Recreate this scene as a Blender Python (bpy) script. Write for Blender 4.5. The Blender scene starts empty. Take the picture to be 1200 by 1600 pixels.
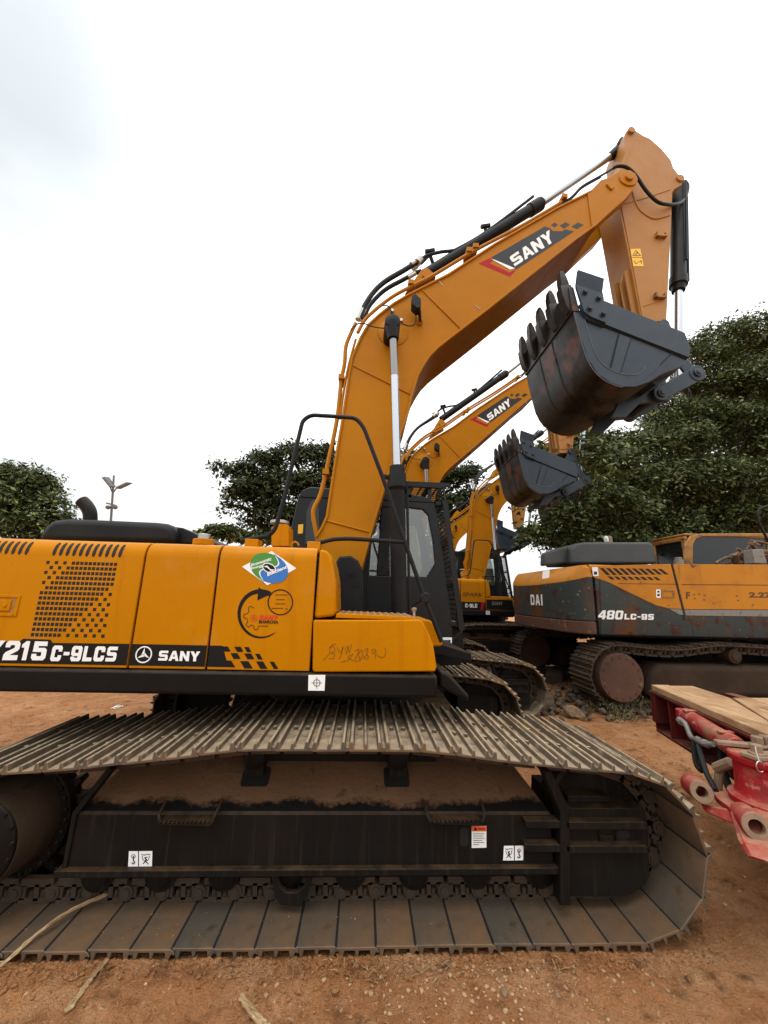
import bpy, bmesh, math, random
import numpy as np
from mathutils import Vector, Matrix, noise as mnoise
rad = math.radians
SC = bpy.context.scene
COL = SC.collection
random.seed(7)

# ------------------------------------------------------------------ camera
FPX = 600.0
CT, CP, CR = rad(12.5), rad(2.7), rad(1.5)
CAM = Vector((0, 0, 1.66))
Fv = Vector((math.sin(CP)*math.cos(CT), math.cos(CP)*math.cos(CT), math.sin(CT)))
R0 = Vector((math.cos(CP), -math.sin(CP), 0))
U0 = R0.cross(Fv)
Rv = R0*math.cos(CR) + U0*math.sin(CR)
Uv = U0*math.cos(CR) - R0*math.sin(CR)

def at(u, v, Y):
    """world point at depth plane Y measured from the photograph"""
    d = Fv + Rv*((u-600)/FPX) + Uv*((800-v)/FPX)
    return CAM + d*(Y/d.y)
def atz(u, v, z):
    d = Fv + Rv*((u-600)/FPX) + Uv*((800-v)/FPX)
    return CAM + d*((z-CAM.z)/d.z)
def xz(pts, Y):
    return [(p.x, p.z) for p in (at(u, v, Y) for u, v in pts)]

cam_d = bpy.data.cameras.new('camera')
cam = bpy.data.objects.new('camera', cam_d)
COL.objects.link(cam)
cam_d.sensor_fit = 'HORIZONTAL'
cam_d.sensor_width = 36.0
cam_d.lens = 18.0
cam_d.clip_start = 0.05
cam_d.clip_end = 3000
cam.matrix_world = Matrix(((Rv.x, Uv.x, -Fv.x, CAM.x), (Rv.y, Uv.y, -Fv.y, CAM.y), (Rv.z, Uv.z, -Fv.z, CAM.z), (0, 0, 0, 1)))
SC.camera = cam

# ------------------------------------------------------------------ materials
def _nodes(name):
    m = bpy.data.materials.new(name)
    m.use_nodes = True
    nt = m.node_tree
    return m, nt, nt.nodes['Principled BSDF']

def _noise(nt, scale, detail=5, rough=.55, coord='Object', stretch=None):
    tc = nt.nodes.new('ShaderNodeTexCoord')
    n = nt.nodes.new('ShaderNodeTexNoise')
    n.inputs['Scale'].default_value = scale
    n.inputs['Detail'].default_value = detail
    n.inputs['Roughness'].default_value = rough
    if stretch:
        mp = nt.nodes.new('ShaderNodeMapping')
        mp.inputs['Scale'].default_value = stretch
        nt.links.new(tc.outputs[coord], mp.inputs['Vector'])
        nt.links.new(mp.outputs['Vector'], n.inputs['Vector'])
    else:
        nt.links.new(tc.outputs[coord], n.inputs['Vector'])
    return n

def _ramp(nt, src, lo, hi, a=0.0, b=1.0):
    r = nt.nodes.new('ShaderNodeMapRange')
    r.inputs['From Min'].default_value = lo
    r.inputs['From Max'].default_value = hi
    r.inputs['To Min'].default_value = a
    r.inputs['To Max'].default_value = b
    nt.links.new(src, r.inputs['Value'])
    return r.outputs['Result']

def _mix(nt, fac, a, b):
    x = nt.nodes.new('ShaderNodeMix')
    x.data_type = 'RGBA'
    nt.links.new(fac, x.inputs['Factor'])
    for sock, val in ((x.inputs[6], a), (x.inputs[7], b)):
        if isinstance(val, tuple):
            sock.default_value = (*val, 1)
        else:
            nt.links.new(val, sock)
    return x.outputs[2]

def mat(name, base, rough=.5, metal=0.0, layers=(), bump=None, coat=0.0, dust=None, rough_var=0.0, spec=None, vary=None):
    """layers: (colour, scale, lo, hi, stretch) noise-masked coats of grime or wear laid one over another"""
    m, nt, bs = _nodes(name)
    bs.inputs['Base Color'].default_value = (*base, 1)
    bs.inputs['Roughness'].default_value = rough
    bs.inputs['Metallic'].default_value = metal
    if coat:
        bs.inputs['Coat Weight'].default_value = coat
        bs.inputs['Coat Roughness'].default_value = .12
    if spec is not None:
        bs.inputs['Specular IOR Level'].default_value = spec
    col = base
    for (c, s, lo, hi, st) in layers:
        n = _noise(nt, s, 6, .6, 'Object', st)
        col = _mix(nt, _ramp(nt, n.outputs['Fac'], lo, hi), col, c)
    if vary:
        oi = nt.nodes.new('ShaderNodeObjectInfo')
        n = _noise(nt, 4, 5, .6)
        ad = nt.nodes.new('ShaderNodeMath'); ad.operation = 'MULTIPLY'
        nt.links.new(_ramp(nt, oi.outputs['Random'], .1, 1, 0, vary[1]*1.8), ad.inputs[0])
        nt.links.new(_ramp(nt, n.outputs['Fac'], .3, .7), ad.inputs[1])
        ad.use_clamp = True
        col = _mix(nt, ad.outputs[0], col, vary[0])
    if dust:
        c, amt = dust
        g = nt.nodes.new('ShaderNodeNewGeometry')
        sp = nt.nodes.new('ShaderNodeSeparateXYZ')
        nt.links.new(g.outputs['Normal'], sp.inputs[0])
        up = _ramp(nt, sp.outputs['Z'], .2, 1.0, 0, amt)
        n = _noise(nt, 9, 6, .65)
        mu = nt.nodes.new('ShaderNodeMath')
        mu.operation = 'MULTIPLY'
        nt.links.new(up, mu.inputs[0])
        nt.links.new(_ramp(nt, n.outputs['Fac'], .3, .62), mu.inputs[1])
        col = _mix(nt, mu.outputs[0], col, c)
    if not isinstance(col, tuple):
        nt.links.new(col, bs.inputs['Base Color'])
    if rough_var:
        n = _noise(nt, 6, 5, .6)
        nt.links.new(_ramp(nt, n.outputs['Fac'], .3, .7, rough-rough_var, rough+rough_var), bs.inputs['Roughness'])
    if bump:
        sc, st, dist = bump
        n = _noise(nt, sc, 6, .6)
        b = nt.nodes.new('ShaderNodeBump')
        b.inputs['Strength'].default_value = st
        b.inputs['Distance'].default_value = dist
        nt.links.new(n.outputs['Fac'], b.inputs['Height'])
        nt.links.new(b.outputs['Normal'], bs.inputs['Normal'])
    return m

DUST = (.20, .115, .055)
M = {}
M['yellow'] = mat('yellow_paint', (.465, .172, .0002), .32, 0, [((.42, .150, .0002), 1.3, .42, .72, None), ((.37, .124, .0005), 12, .55, .85, (1.2, 1.2, .07)), ((.44, .19, .030), 4, .55, .85, None), ((.30, .11, .010), 26, .70, .85, None)], (2.6, .22, .02), rough_var=.10, spec=.07)
M['boomyellow'] = mat('boom_yellow_paint', (.400, .154, .0012), .42, 0, [((.35, .132, .0012), 1.2, .4, .75, None), ((.33, .128, .010), 5, .55, .85, None), ((.24, .10, .018), 19, .68, .82, None)], (3.0, .25, .02), rough_var=.10, spec=.11)
M['armyellow'] = mat('tan_arm_paint', (.365, .170, .042), .48, 0, [((.325, .150, .040), 1.2, .4, .75, None), ((.36, .17, .055), 5, .5, .8, None), ((.24, .11, .03), 19, .68, .82, None)], (3.0, .25, .02), rough_var=.10, spec=.2)  # arm colour, tanner and less saturated than the boom
M['oldyellow'] = mat('weathered_yellow_paint', (.46, .175, .009), .5, 0, [((.36, .13, .011), 3, .45, .75, None), ((.09, .04, .02), 9, .64, .74, None), ((.03, .025, .02), 23, .69, .75, None), ((.16, .07, .02), 5, .60, .80, (1, 1, .15))], (40, .15, .003), spec=.25)
M['rustyyellow'] = mat('rusted_yellow_paint', (.36, .16, .025), .6, 0, [((.13, .055, .02), 5, .42, .7, None), ((.04, .02, .012), 14, .6, .72, None)], (40, .2, .004))
M['oldgrey'] = mat('weathered_grey_paint', (.040, .048, .046), .5, 0, [((.038, .041, .038), 2.2, .5, .8, None), ((.105, .044, .017), 1.5, .49, .58, (1, 1, .4)), ((.06, .017, .011), 4, .54, .63, None), ((.24, .17, .08), 16, .62, .70, None), ((.012, .011, .010), 7, .63, .74, (1, 1, .3))], (30, .2, .004), rough_var=.1, spec=.15)
M['rustband'] = mat('rusty_counterweight_base', (.09, .035, .018), .75, 0, [((.05, .022, .014), 2, .45, .7, None), ((.17, .10, .045), 7, .6, .72, None), ((.05, .055, .05), 3, .62, .7, None)], (40, .4, .005))
M['greycover'] = mat('faded_grey_cover', (.045, .050, .052), .6, 0, [((.03, .034, .034), 2, .45, .75, None)], (30, .1, .004))
M['black'] = mat('black_paint', (.006, .0055, .005), .45, 0, [((.010, .008, .006), 2.5, .45, .8, (1, 1, .3)), ((.030, .021, .014), 20, .64, .95, (2, 2, .08))], (60, .06, .002), dust=(DUST, .2), rough_var=.1, spec=.14)
M['frameblack'] = mat('muddy_black_frame', (.0062, .0055, .0048), .55, 0, [((.011, .009, .0065), 3, .45, .7, None), ((.032, .024, .016), 24, .54, .84, (1.6, 1.6, .05)), ((.055, .033, .017), 9, .74, .85, None)], (50, .2, .003), dust=((.12, .066, .030), .5), spec=.14)
M['plastic'] = mat('black_plastic', (.0065, .0072, .0082), .5, 0, [((.016, .016, .016), 3, .45, .8, None)], (120, .1, .001), spec=.2)
M['cabblack'] = mat('cab_black_paint', (.009, .0105, .0115), .32, 0, [((.017, .0165, .016), 3, .5, .85, None)], None, rough_var=.08, spec=.25)
M['rubber'] = mat('rubber_hose', (.009, .009, .0095), .5, spec=.25)
M['dark'] = mat('dark_opening', (.004, .0035, .003), .8)
M['darkred'] = mat('dark_slot', (.010, .005, .003), .8)
M['shoe'] = mat('track_steel', (.095, .072, .048), .5, .1, [((.050, .040, .030), 2.4, .42, .62, None), ((.19, .105, .048), 3.1, .50, .70, None), ((.34, .25, .16), 13, .58, .80, None)], (45, .4, .004), dust=((.50, .38, .25), .85), spec=.3, vary=((.05, .040, .030), .55))
M['oldshoe'] = mat('old_track_steel', (.040, .030, .022), .7, .1, [((.075, .045, .026), 3, .45, .7, None)], (45, .35, .004), dust=((.12, .08, .048), .7), spec=.2)
M['weld'] = mat('weld_bead', (.085, .09, .098), .5, 0, spec=.3)
M['shoein'] = mat('track_plate_inner', (.066, .055, .043), .5, .05, [((.115, .080, .050), 2.2, .44, .62, None), ((.18, .098, .045), 3.3, .56, .70, None), ((.018, .016, .014), 4.5, .54, .68, None), ((.14, .10, .065), 13, .58, .74, None), ((.30, .23, .16), 42, .67, .76, None)], (60, .25, .003), rough_var=.12, spec=.3, vary=((.15, .085, .044), .75))
M['chain'] = mat('greasy_chain_steel', (.055, .040, .029), .5, .2, [((.085, .052, .030), 7, .5, .72, None)], (60, .3, .003), dust=((.16, .10, .055), .6), spec=.3)
M['mud'] = mat('dry_mud', (.098, .053, .026), .9, 0, [((.135, .075, .038), 2.2, .42, .7, None), ((.04, .024, .015), 7, .60, .74, None), ((.014, .010, .007), 26, .66, .74, None)], (30, .8, .01), spec=.1)
M['mudedge'] = mat('flaking_mud', (.135, .070, .036), .9, 0, [((.175, .095, .050), 2.2, .42, .7, None), ((.055, .033, .02), 7, .60, .74, None), ((.018, .013, .009), 26, .66, .74, None)], (30, .8, .01), spec=.1)
def flake(m):
    """the mud stops short of the plate's edge along a ragged line"""
    nt = m.node_tree; bs = nt.nodes['Principled BSDF']
    src = bs.inputs['Base Color'].links[0].from_socket
    tc = nt.nodes.new('ShaderNodeTexCoord'); sp = nt.nodes.new('ShaderNodeSeparateXYZ')
    nt.links.new(tc.outputs['Object'], sp.inputs[0])
    a = _noise(nt, 3.5, 3, .5).outputs['Fac']; b = _noise(nt, 30, 6, .7).outputs['Fac']
    m1 = nt.nodes.new('ShaderNodeMath'); m1.operation = 'MULTIPLY_ADD'; nt.links.new(a, m1.inputs[0]); m1.inputs[1].default_value = .085
    nt.links.new(sp.outputs['Z'], m1.inputs[2])
    m2 = nt.nodes.new('ShaderNodeMath'); m2.operation = 'MULTIPLY_ADD'; nt.links.new(b, m2.inputs[0]); m2.inputs[1].default_value = .055
    nt.links.new(m1.outputs[0], m2.inputs[2])
    f = _ramp(nt, m2.outputs[0], .598, .616)
    nt.links.new(_mix(nt, f, (.0065, .0055, .005), src), bs.inputs['Base Color'])
flake(M['mudedge'])
M['hub'] = mat('muddy_motor_drum', (.030, .019, .012), .75, 0, [((.052, .031, .018), 2.5, .4, .7, (1, 4, 1)), ((.012, .010, .008), 6, .6, .75, None)], (40, .35, .005), spec=.15)
M['bucket'] = mat('bucket_grey_paint', (.022, .034, .050), .40, 0, [((.031, .045, .063), 1.7, .42, .75, None), ((.020, .022, .026), 9, .56, .85, None), ((.085, .088, .092), 40, .66, .76, (1, .12, .12)), ((.07, .046, .027), 30, .68, .80, None)], (50, .15, .002), rough_var=.10, spec=.3)
M['bucketfloor'] = mat('worn_bucket_floor', (.021, .022, .024), .42, 0, [((.042, .042, .043), 2, .45, .7, (1, 1, .5)), ((.115, .038, .015), 1.7, .53, .60, None), ((.006, .0055, .005), 2.3, .54, .62, None), ((.08, .08, .08), 34, .64, .74, (.15, .15, 1)), ((.13, .065, .033), 18, .68, .77, None)], (50, .25, .003), rough_var=.1, spec=.25)
M['tooth'] = mat('tooth_steel', (.032, .030, .028), .5, .3, [((.065, .05, .035), 12, .5, .7, None), ((.012, .011, .010), 7, .56, .7, None)], (40, .3, .003), spec=.3)
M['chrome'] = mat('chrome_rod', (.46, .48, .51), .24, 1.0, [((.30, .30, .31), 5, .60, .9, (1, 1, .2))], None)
M['darkchrome'] = mat('dark_rod', (.22, .21, .20), .2, 1.0)  # upper length of the boom cylinder rods, darker than the lower
M['steel'] = mat('plain_steel', (.42, .41, .39), .35, .9)
M['white'] = mat('white_vinyl', (.80, .81, .80), .45, 0, [((.68, .66, .62), 8, .6, .85, None)])
M['ink'] = mat('black_vinyl', (.0075, .0075, .008), .4, spec=.2)
M['vinylgrey'] = mat('grey_vinyl', (.017, .018, .021), .4, spec=.25)
M['red'] = mat('red_vinyl', (.36, .007, .018), .45, spec=.12)
M['brightred'] = mat('bright_red_vinyl', (.65, .02, .01), .45)
M['orange'] = mat('orange_vinyl', (.75, .10, .015), .45)
M['green'] = mat('green_vinyl', (.05, .23, .03), .4)
M['blue'] = mat('blue_vinyl', (.02, .15, .48), .4)
M['signyellow'] = mat('sign_yellow', (.80, .46, .01), .45)
M['pen'] = mat('marker_ink', (.09, .028, .006), .6)
M['seat'] = mat('seat_in_pale_wrap', (.50, .44, .28), .5)
M['lampglass'] = mat('lamp_lens', (.10, .10, .10), .15)
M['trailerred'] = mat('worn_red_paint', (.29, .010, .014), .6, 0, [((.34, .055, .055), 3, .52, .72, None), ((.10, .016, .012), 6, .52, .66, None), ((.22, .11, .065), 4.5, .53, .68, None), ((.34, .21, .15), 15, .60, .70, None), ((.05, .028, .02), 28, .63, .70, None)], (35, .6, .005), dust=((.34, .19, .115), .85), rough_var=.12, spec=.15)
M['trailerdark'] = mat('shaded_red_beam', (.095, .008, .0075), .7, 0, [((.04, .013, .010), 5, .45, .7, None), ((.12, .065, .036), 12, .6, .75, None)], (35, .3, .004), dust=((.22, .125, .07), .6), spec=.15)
M['plank'] = mat('dusty_planks', (.37, .225, .12), .9, 0, [((.23, .13, .065), 2.2, .45, .65, None), ((.52, .36, .21), 9, .52, .75, (2.5, .5, 1)), ((.10, .06, .035), 14, .64, .74, (2.2, .35, 1)), ((.06, .035, .022), 26, .68, .76, None)], (24, .8, .008), spec=.1)
M['dustysteel'] = mat('dusty_steel', (.25, .16, .10), .7, .1, [((.14, .085, .05), 9, .45, .7, None)], (40, .4, .004))
M['galv'] = mat('old_galvanised', (.20, .19, .17), .6, .3, [((.12, .08, .05), 12, .55, .7, None)])
M['stone'] = mat('stone', (.20, .125, .07), .9, 0, [((.27, .19, .12), 5, .45, .7, None), ((.09, .055, .03), 8, .5, .7, None)], (14, .9, .03), spec=.15)
M['concrete'] = mat('broken_concrete', (.095, .072, .052), .9, 0, [((.055, .04, .028), 4, .45, .7, None)], (20, .7, .02), spec=.1)
M['pebble'] = mat('pebbles', (.34, .21, .115), .9, 0, [((.60, .47, .34), 1.7, .56, .72, None), ((.16, .085, .045), 2.4, .5, .7, None)])
M['straw'] = mat('dry_stalk', (.34, .225, .11), .85, 0, [((.20, .115, .05), 9, .42, .66, None), ((.50, .39, .24), 34, .56, .72, None)], (60, .5, .003))
M['litter'] = mat('crumpled_plastic', (.72, .70, .66), .5)
M['bark'] = mat('bark', (.045, .033, .025), .9, 0, [((.025, .019, .015), 6, .45, .7, (3, 3, .6))], (20, .8, .02))
M['pole'] = mat('pole_grey', (.13, .12, .11), .7)
M['scrap'] = mat('rusty_scrap', (.12, .065, .035), .8, 0, [((.25, .15, .08), 6, .5, .7, None)], (25, .6, .01))
M['wall'] = mat('old_plaster_wall', (.42, .37, .30), .9, 0, [((.28, .22, .16), 1.5, .45, .7, None)], (12, .3, .01))

def leaf_mat(name, a, b, c):
    m, nt, bs = _nodes(name)
    g = nt.nodes.new('ShaderNodeNewGeometry')
    cr = nt.nodes.new('ShaderNodeValToRGB')
    cr.color_ramp.elements[0].color = (*a, 1)
    cr.color_ramp.elements[1].color = (*c, 1)
    e = cr.color_ramp.elements.new(.6)
    e.color = (*b, 1)
    nt.links.new(g.outputs['Random Per Island'], cr.inputs[0])
    nt.links.new(cr.outputs[0], bs.inputs['Base Color'])
    bs.inputs['Roughness'].default_value = .6
    bs.inputs['Specular IOR Level'].default_value = .18
    tr = nt.nodes.new('ShaderNodeBsdfTranslucent')
    nt.links.new(cr.outputs[0], tr.inputs['Color'])
    mx = nt.nodes.new('ShaderNodeMixShader')
    mx.inputs[0].default_value = .16
    nt.links.new(bs.outputs[0], mx.inputs[1])
    nt.links.new(tr.outputs[0], mx.inputs[2])
    nt.links.new(mx.outputs[0], nt.nodes['Material Output'].inputs['Surface'])
    return m
M['leaf'] = leaf_mat('leaves', (.015, .024, .007), (.054, .075, .021), (.21, .24, .088))
M['leafdark'] = leaf_mat('dark_leaves', (.011, .018, .008), (.034, .047, .016), (.12, .145, .055))
M['weed'] = leaf_mat('weed_leaves', (.05, .065, .02), (.09, .10, .04), (.20, .17, .09))

def glass_mat():
    m, nt, bs = _nodes('window_glass')
    tr = nt.nodes.new('ShaderNodeBsdfTransparent')
    tr.inputs[0].default_value = (.62, .72, .68, 1)
    gl = nt.nodes.new('ShaderNodeBsdfGlossy')
    gl.inputs['Roughness'].default_value = .03
    lw = nt.nodes.new('ShaderNodeFresnel')
    lw.inputs['IOR'].default_value = 1.5
    mx = nt.nodes.new('ShaderNodeMixShader')
    nt.links.new(_ramp(nt, lw.outputs[0], 0, 1, .17, 1), mx.inputs[0])
    nt.links.new(tr.outputs[0], mx.inputs[1])
    nt.links.new(gl.outputs[0], mx.inputs[2])
    nt.links.new(mx.outputs[0], nt.nodes['Material Output'].inputs['Surface'])
    return m
M['glass'] = glass_mat()
M['darkglass'] = mat('dark_tinted_glass', (.012, .013, .013), .08)

def ground_mat():
    m, nt, bs = _nodes('red_dirt')
    tc = nt.nodes.new('ShaderNodeTexCoord')
    def N(s, d=8, r=.62):
        return _noise(nt, s, d, r, 'Object').outputs['Fac']
    col = (.50, .225, .090)
    col = _mix(nt, _ramp(nt, N(.7), .38, .62), col, (.35, .145, .055))
    col = _mix(nt, _ramp(nt, N(2.6), .46, .70), col, (.57, .31, .155))
    col = _mix(nt, _ramp(nt, N(8), .52, .70), col, (.21, .092, .037))
    col = _mix(nt, _ramp(nt, N(21), .56, .70), col, (.46, .24, .115))
    col = _mix(nt, _ramp(nt, N(48), .61, .70), col, (.62, .42, .26))
    col = _mix(nt, _ramp(nt, N(85), .60, .70), col, (.13, .058, .024))
    nt.links.new(col, bs.inputs['Base Color'])
    bs.inputs['Roughness'].default_value = .95
    bs.inputs['Specular IOR Level'].default_value = .15
    prev = None
    for s, st, di in ((5, .8, .08), (22, 1.0, .045), (80, 1.0, .016)):
        b = nt.nodes.new('ShaderNodeBump')
        b.inputs['Strength'].default_value = st
        b.inputs['Distance'].default_value = di
        nt.links.new(N(s), b.inputs['Height'])
        if prev:
            nt.links.new(prev, b.inputs['Normal'])
        prev = b.outputs['Normal']
    nt.links.new(prev, bs.inputs['Normal'])
    return m
M['ground'] = ground_mat()

# ------------------------------------------------------------------ mesh builder
def wloc(o):
    p = Vector((0, 0, 0))
    while o is not None:
        p = p + o.location
        o = o.parent
    return p

class MB:
    def __init__(self):
        self.v, self.f, self.m = [], [], []
        self.mi = 0
    def add(self, vs, fs):
        k = len(self.v)
        self.v += [tuple(p) for p in vs]
        for f in fs:
            self.f.append(tuple(i+k for i in f))
            self.m.append(self.mi)
        return self
    def box(self, x0, x1, y0, y1, z0, z1):
        return self.add([(x0,y0,z0),(x1,y0,z0),(x1,y1,z0),(x0,y1,z0),(x0,y0,z1),(x1,y0,z1),(x1,y1,z1),(x0,y1,z1)],
                        [(0,3,2,1),(4,5,6,7),(0,1,5,4),(1,2,6,5),(2,3,7,6),(3,0,4,7)])
    def prism(self, out, c0, c1, axis='Y', shift=(0, 0)):
        n = len(out)
        def P(a, b, c):
            return (a, c, b) if axis == 'Y' else ((c, a, b) if axis == 'X' else (a, b, c))
        vs = [P(a, b, c0) for a, b in out] + [P(a+shift[0], b+shift[1], c1) for a, b in out]
        fs = [tuple(range(n)), tuple(range(2*n-1, n-1, -1))]
        fs += [(i, i+n, (i+1) % n+n, (i+1) % n) for i in range(n)]
        return self.add(vs, fs)
    def frame(self, outer, inner, y0, y1):
        n = len(outer)
        vs = []
        for ring in (outer, inner):
            for y in (y0, y1):
                vs += [(a, y, b) for a, b in ring]
        fs = []
        for i in range(n):
            j = (i+1) % n
            fs += [(i, j, 2*n+j, 2*n+i), (n+i, 3*n+i, 3*n+j, n+j), (i, n+i, n+j, j), (2*n+i, 2*n+j, 3*n+j, 3*n+i)]
        return self.add(vs, fs)
    def cyl(self, p0, p1, r0, r1=None, seg=16, caps=True):
        p0, p1 = Vector(p0), Vector(p1)
        r1 = r0 if r1 is None else r1
        d = (p1-p0).normalized()
        a = d.orthogonal().normalized()
        b = d.cross(a)
        vs = []
        for p, r in ((p0, r0), (p1, r1)):
            for i in range(seg):
                t = 2*math.pi*i/seg
                vs.append(p+a*(r*math.cos(t))+b*(r*math.sin(t)))
        fs = [(i, (i+1) % seg, (i+1) % seg+seg, i+seg) for i in range(seg)]
        if caps:
            fs += [tuple(range(seg-1, -1, -1)), tuple(range(seg, 2*seg))]
        return self.add(vs, fs)
    def lathe(self, p0, axis, prof, seg=24, caps=True):
        """prof: (distance along axis, radius)"""
        p0, d = Vector(p0), Vector(axis).normalized()
        a = d.orthogonal().normalized()
        b = d.cross(a)
        vs, fs = [], []
        for h, r in prof:
            for i in range(seg):
                t = 2*math.pi*i/seg
                vs.append(p0+d*h+a*(r*math.cos(t))+b*(r*math.sin(t)))
        for k in range(len(prof)-1):
            for i in range(seg):
                j = (i+1) % seg
                fs.append((k*seg+i, k*seg+j, (k+1)*seg+j, (k+1)*seg+i))
        if caps:
            fs += [tuple(range(seg-1, -1, -1)), tuple(range((len(prof)-1)*seg, len(prof)*seg))]
        return self.add(vs, fs)
    def tube(self, pts, r, seg=8, smooth=0, caps=True, closed=False):
        pts = [Vector(p) for p in pts]
        if smooth:
            pts = catmull(pts, smooth)
        n = len(pts)
        rs = r if isinstance(r, (list, tuple)) else [r]*n
        if len(rs) != n:
            rs = [rs[0]+(rs[-1]-rs[0])*i/(n-1) for i in range(n)]
        vs, fs = [], []
        nrm = None
        for i, p in enumerate(pts):
            t = (pts[min(i+1, n-1)]-pts[max(i-1, 0)])
            t = t.normalized() if t.length > 1e-9 else Vector((0, 0, 1))
            nrm = t.orthogonal().normalized() if nrm is None else (nrm-t*nrm.dot(t)).normalized()
            b = t.cross(nrm)
            for k in range(seg):
                a = 2*math.pi*k/seg
                vs.append(p+nrm*(rs[i]*math.cos(a))+b*(rs[i]*math.sin(a)))
        for i in range(n-1):
            for k in range(seg):
                j = (k+1) % seg
                fs.append((i*seg+k, i*seg+j, (i+1)*seg+j, (i+1)*seg+k))
        if caps:
            fs += [tuple(range(seg-1, -1, -1)), tuple(range((n-1)*seg, n*seg))]
        return self.add(vs, fs)
    def quad(self, a, b, c, d):
        return self.add([a, b, c, d], [(0, 1, 2, 3)])
    def poly(self, pts):
        return self.add(pts, [tuple(range(len(pts)))])
    def grid_loft(self, rows, close=False, caps=True):
        n = len(rows[0])
        vs = [p for r in rows for p in r]
        fs = []
        for k in range(len(rows)-1):
            for i in range(n if close else n-1):
                j = (i+1) % n
                fs.append((k*n+i, k*n+j, (k+1)*n+j, (k+1)*n+i))
        if caps and close:
            fs += [tuple(range(n-1, -1, -1)), tuple(range((len(rows)-1)*n, len(rows)*n))]
        return self.add(vs, fs)
    def build(self, name, mats, parent=None, bevel=0, seg=2, smooth=35, recalc=True):
        if not isinstance(mats, (list, tuple)):
            mats = [mats]
        o3 = wloc(parent)
        me = bpy.data.meshes.new(name)
        me.from_pydata([(a-o3.x, b-o3.y, c-o3.z) for a, b, c in self.v], [], self.f)
        for m in mats:
            me.materials.append(m)
        if len(mats) > 1:
            me.polygons.foreach_set('material_index', self.m)
        if recalc:
            bm = bmesh.new()
            bm.from_mesh(me)
            bmesh.ops.recalc_face_normals(bm, faces=bm.faces)
            bm.to_mesh(me)
            bm.free()
        if smooth:
            me.polygons.foreach_set('use_smooth', [True]*len(me.polygons))
            me.set_sharp_from_angle(angle=rad(smooth))
        me.update()
        o = bpy.data.objects.new(name, me)
        COL.objects.link(o)
        if parent is not None:
            o.parent = parent
        if bevel:
            b = o.modifiers.new('edge', 'BEVEL')
            b.width = bevel
            b.segments = seg
            b.limit_method = 'ANGLE'
            b.angle_limit = rad(40)
            b.use_clamp_overlap = True
        return o

def catmull(pts, k):
    out = []
    n = len(pts)
    for i in range(n-1):
        p0, p1, p2, p3 = pts[max(i-1, 0)], pts[i], pts[i+1], pts[min(i+2, n-1)]
        for j in range(k):
            t = j/k
            out.append(0.5*((2*p1)+(p2-p0)*t+(2*p0-5*p1+4*p2-p3)*t*t+(3*p1-p0-3*p2+p3)*t**3))
    out.append(pts[-1])
    return out

def fillet(pts, r, k=5):
    """round the corners of an open 3-D polyline"""
    pts = [Vector(p) for p in pts]
    out = [pts[0]]
    for i in range(1, len(pts)-1):
        a, b, c = pts[i-1], pts[i], pts[i+1]
        d1, d2 = (a-b), (c-b)
        q = min(r, d1.length*.45, d2.length*.45)
        s, e = b+d1.normalized()*q, b+d2.normalized()*q
        for j in range(k+1):
            t = j/k
            out.append(s*(1-t)**2+b*(2*t*(1-t))+e*t*t)
    out.append(pts[-1])
    return out

def empty(name, loc, label=None, cat=None, group=None):
    o = bpy.data.objects.new(name, None)
    o.empty_display_size = .3
    COL.objects.link(o)
    o.location = loc
    if label:
        tag(o, label, cat, group)
    return o
def tag(o, label=None, cat=None, group=None, kind=None):
    if label: o['label'] = label
    if cat: o['category'] = cat
    if group: o['group'] = group
    if kind: o['kind'] = kind
    return o
def children(o):
    return [c for c in bpy.data.objects if c.parent is o]

_TXT = {}
def text_shape(body, bold=.0, shear=.0):
    key = (body, bold, shear)
    if key not in _TXT:
        cu = bpy.data.curves.new('lettering', 'FONT')
        cu.body = body
        cu.offset = bold
        cu.shear = shear
        cu.resolution_u = 4
        ob = bpy.data.objects.new('lettering', cu)
        COL.objects.link(ob)
        bpy.context.view_layer.update()
        me = bpy.data.meshes.new_from_object(ob.evaluated_get(bpy.context.evaluated_depsgraph_get()))
        vs = [v.co.copy() for v in me.vertices]
        fs = [tuple(p.vertices) for p in me.polygons]
        bpy.data.objects.remove(ob)
        bpy.data.meshes.remove(me)
        bpy.data.curves.remove(cu)
        x0, x1 = min(v.x for v in vs), max(v.x for v in vs)
        y0, y1 = min(v.y for v in vs), max(v.y for v in vs)
        _TXT[key] = ([((v.x-x0)/(x1-x0), (v.y-y0)/(y1-y0)) for v in vs], fs)
    return _TXT[key]
def put_text(mb, body, fn, bold=.0, shear=.0):
    """fn maps (s,t) in the unit box of the lettering to a world point"""
    vs, fs = text_shape(body, bold, shear)
    mb.add([fn(s, t) for s, t in vs], fs)
def bil(bl, br, tr, tl):
    bl, br, tr, tl = (Vector(p) for p in (bl, br, tr, tl))
    return lambda s, t: bl*(1-s)*(1-t)+br*s*(1-t)+tr*s*t+tl*(1-s)*t
def rect(x0, x1, z0, z1, y):
    return lambda s, t: (x0+(x1-x0)*s, y, z0+(z1-z0)*t)

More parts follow.
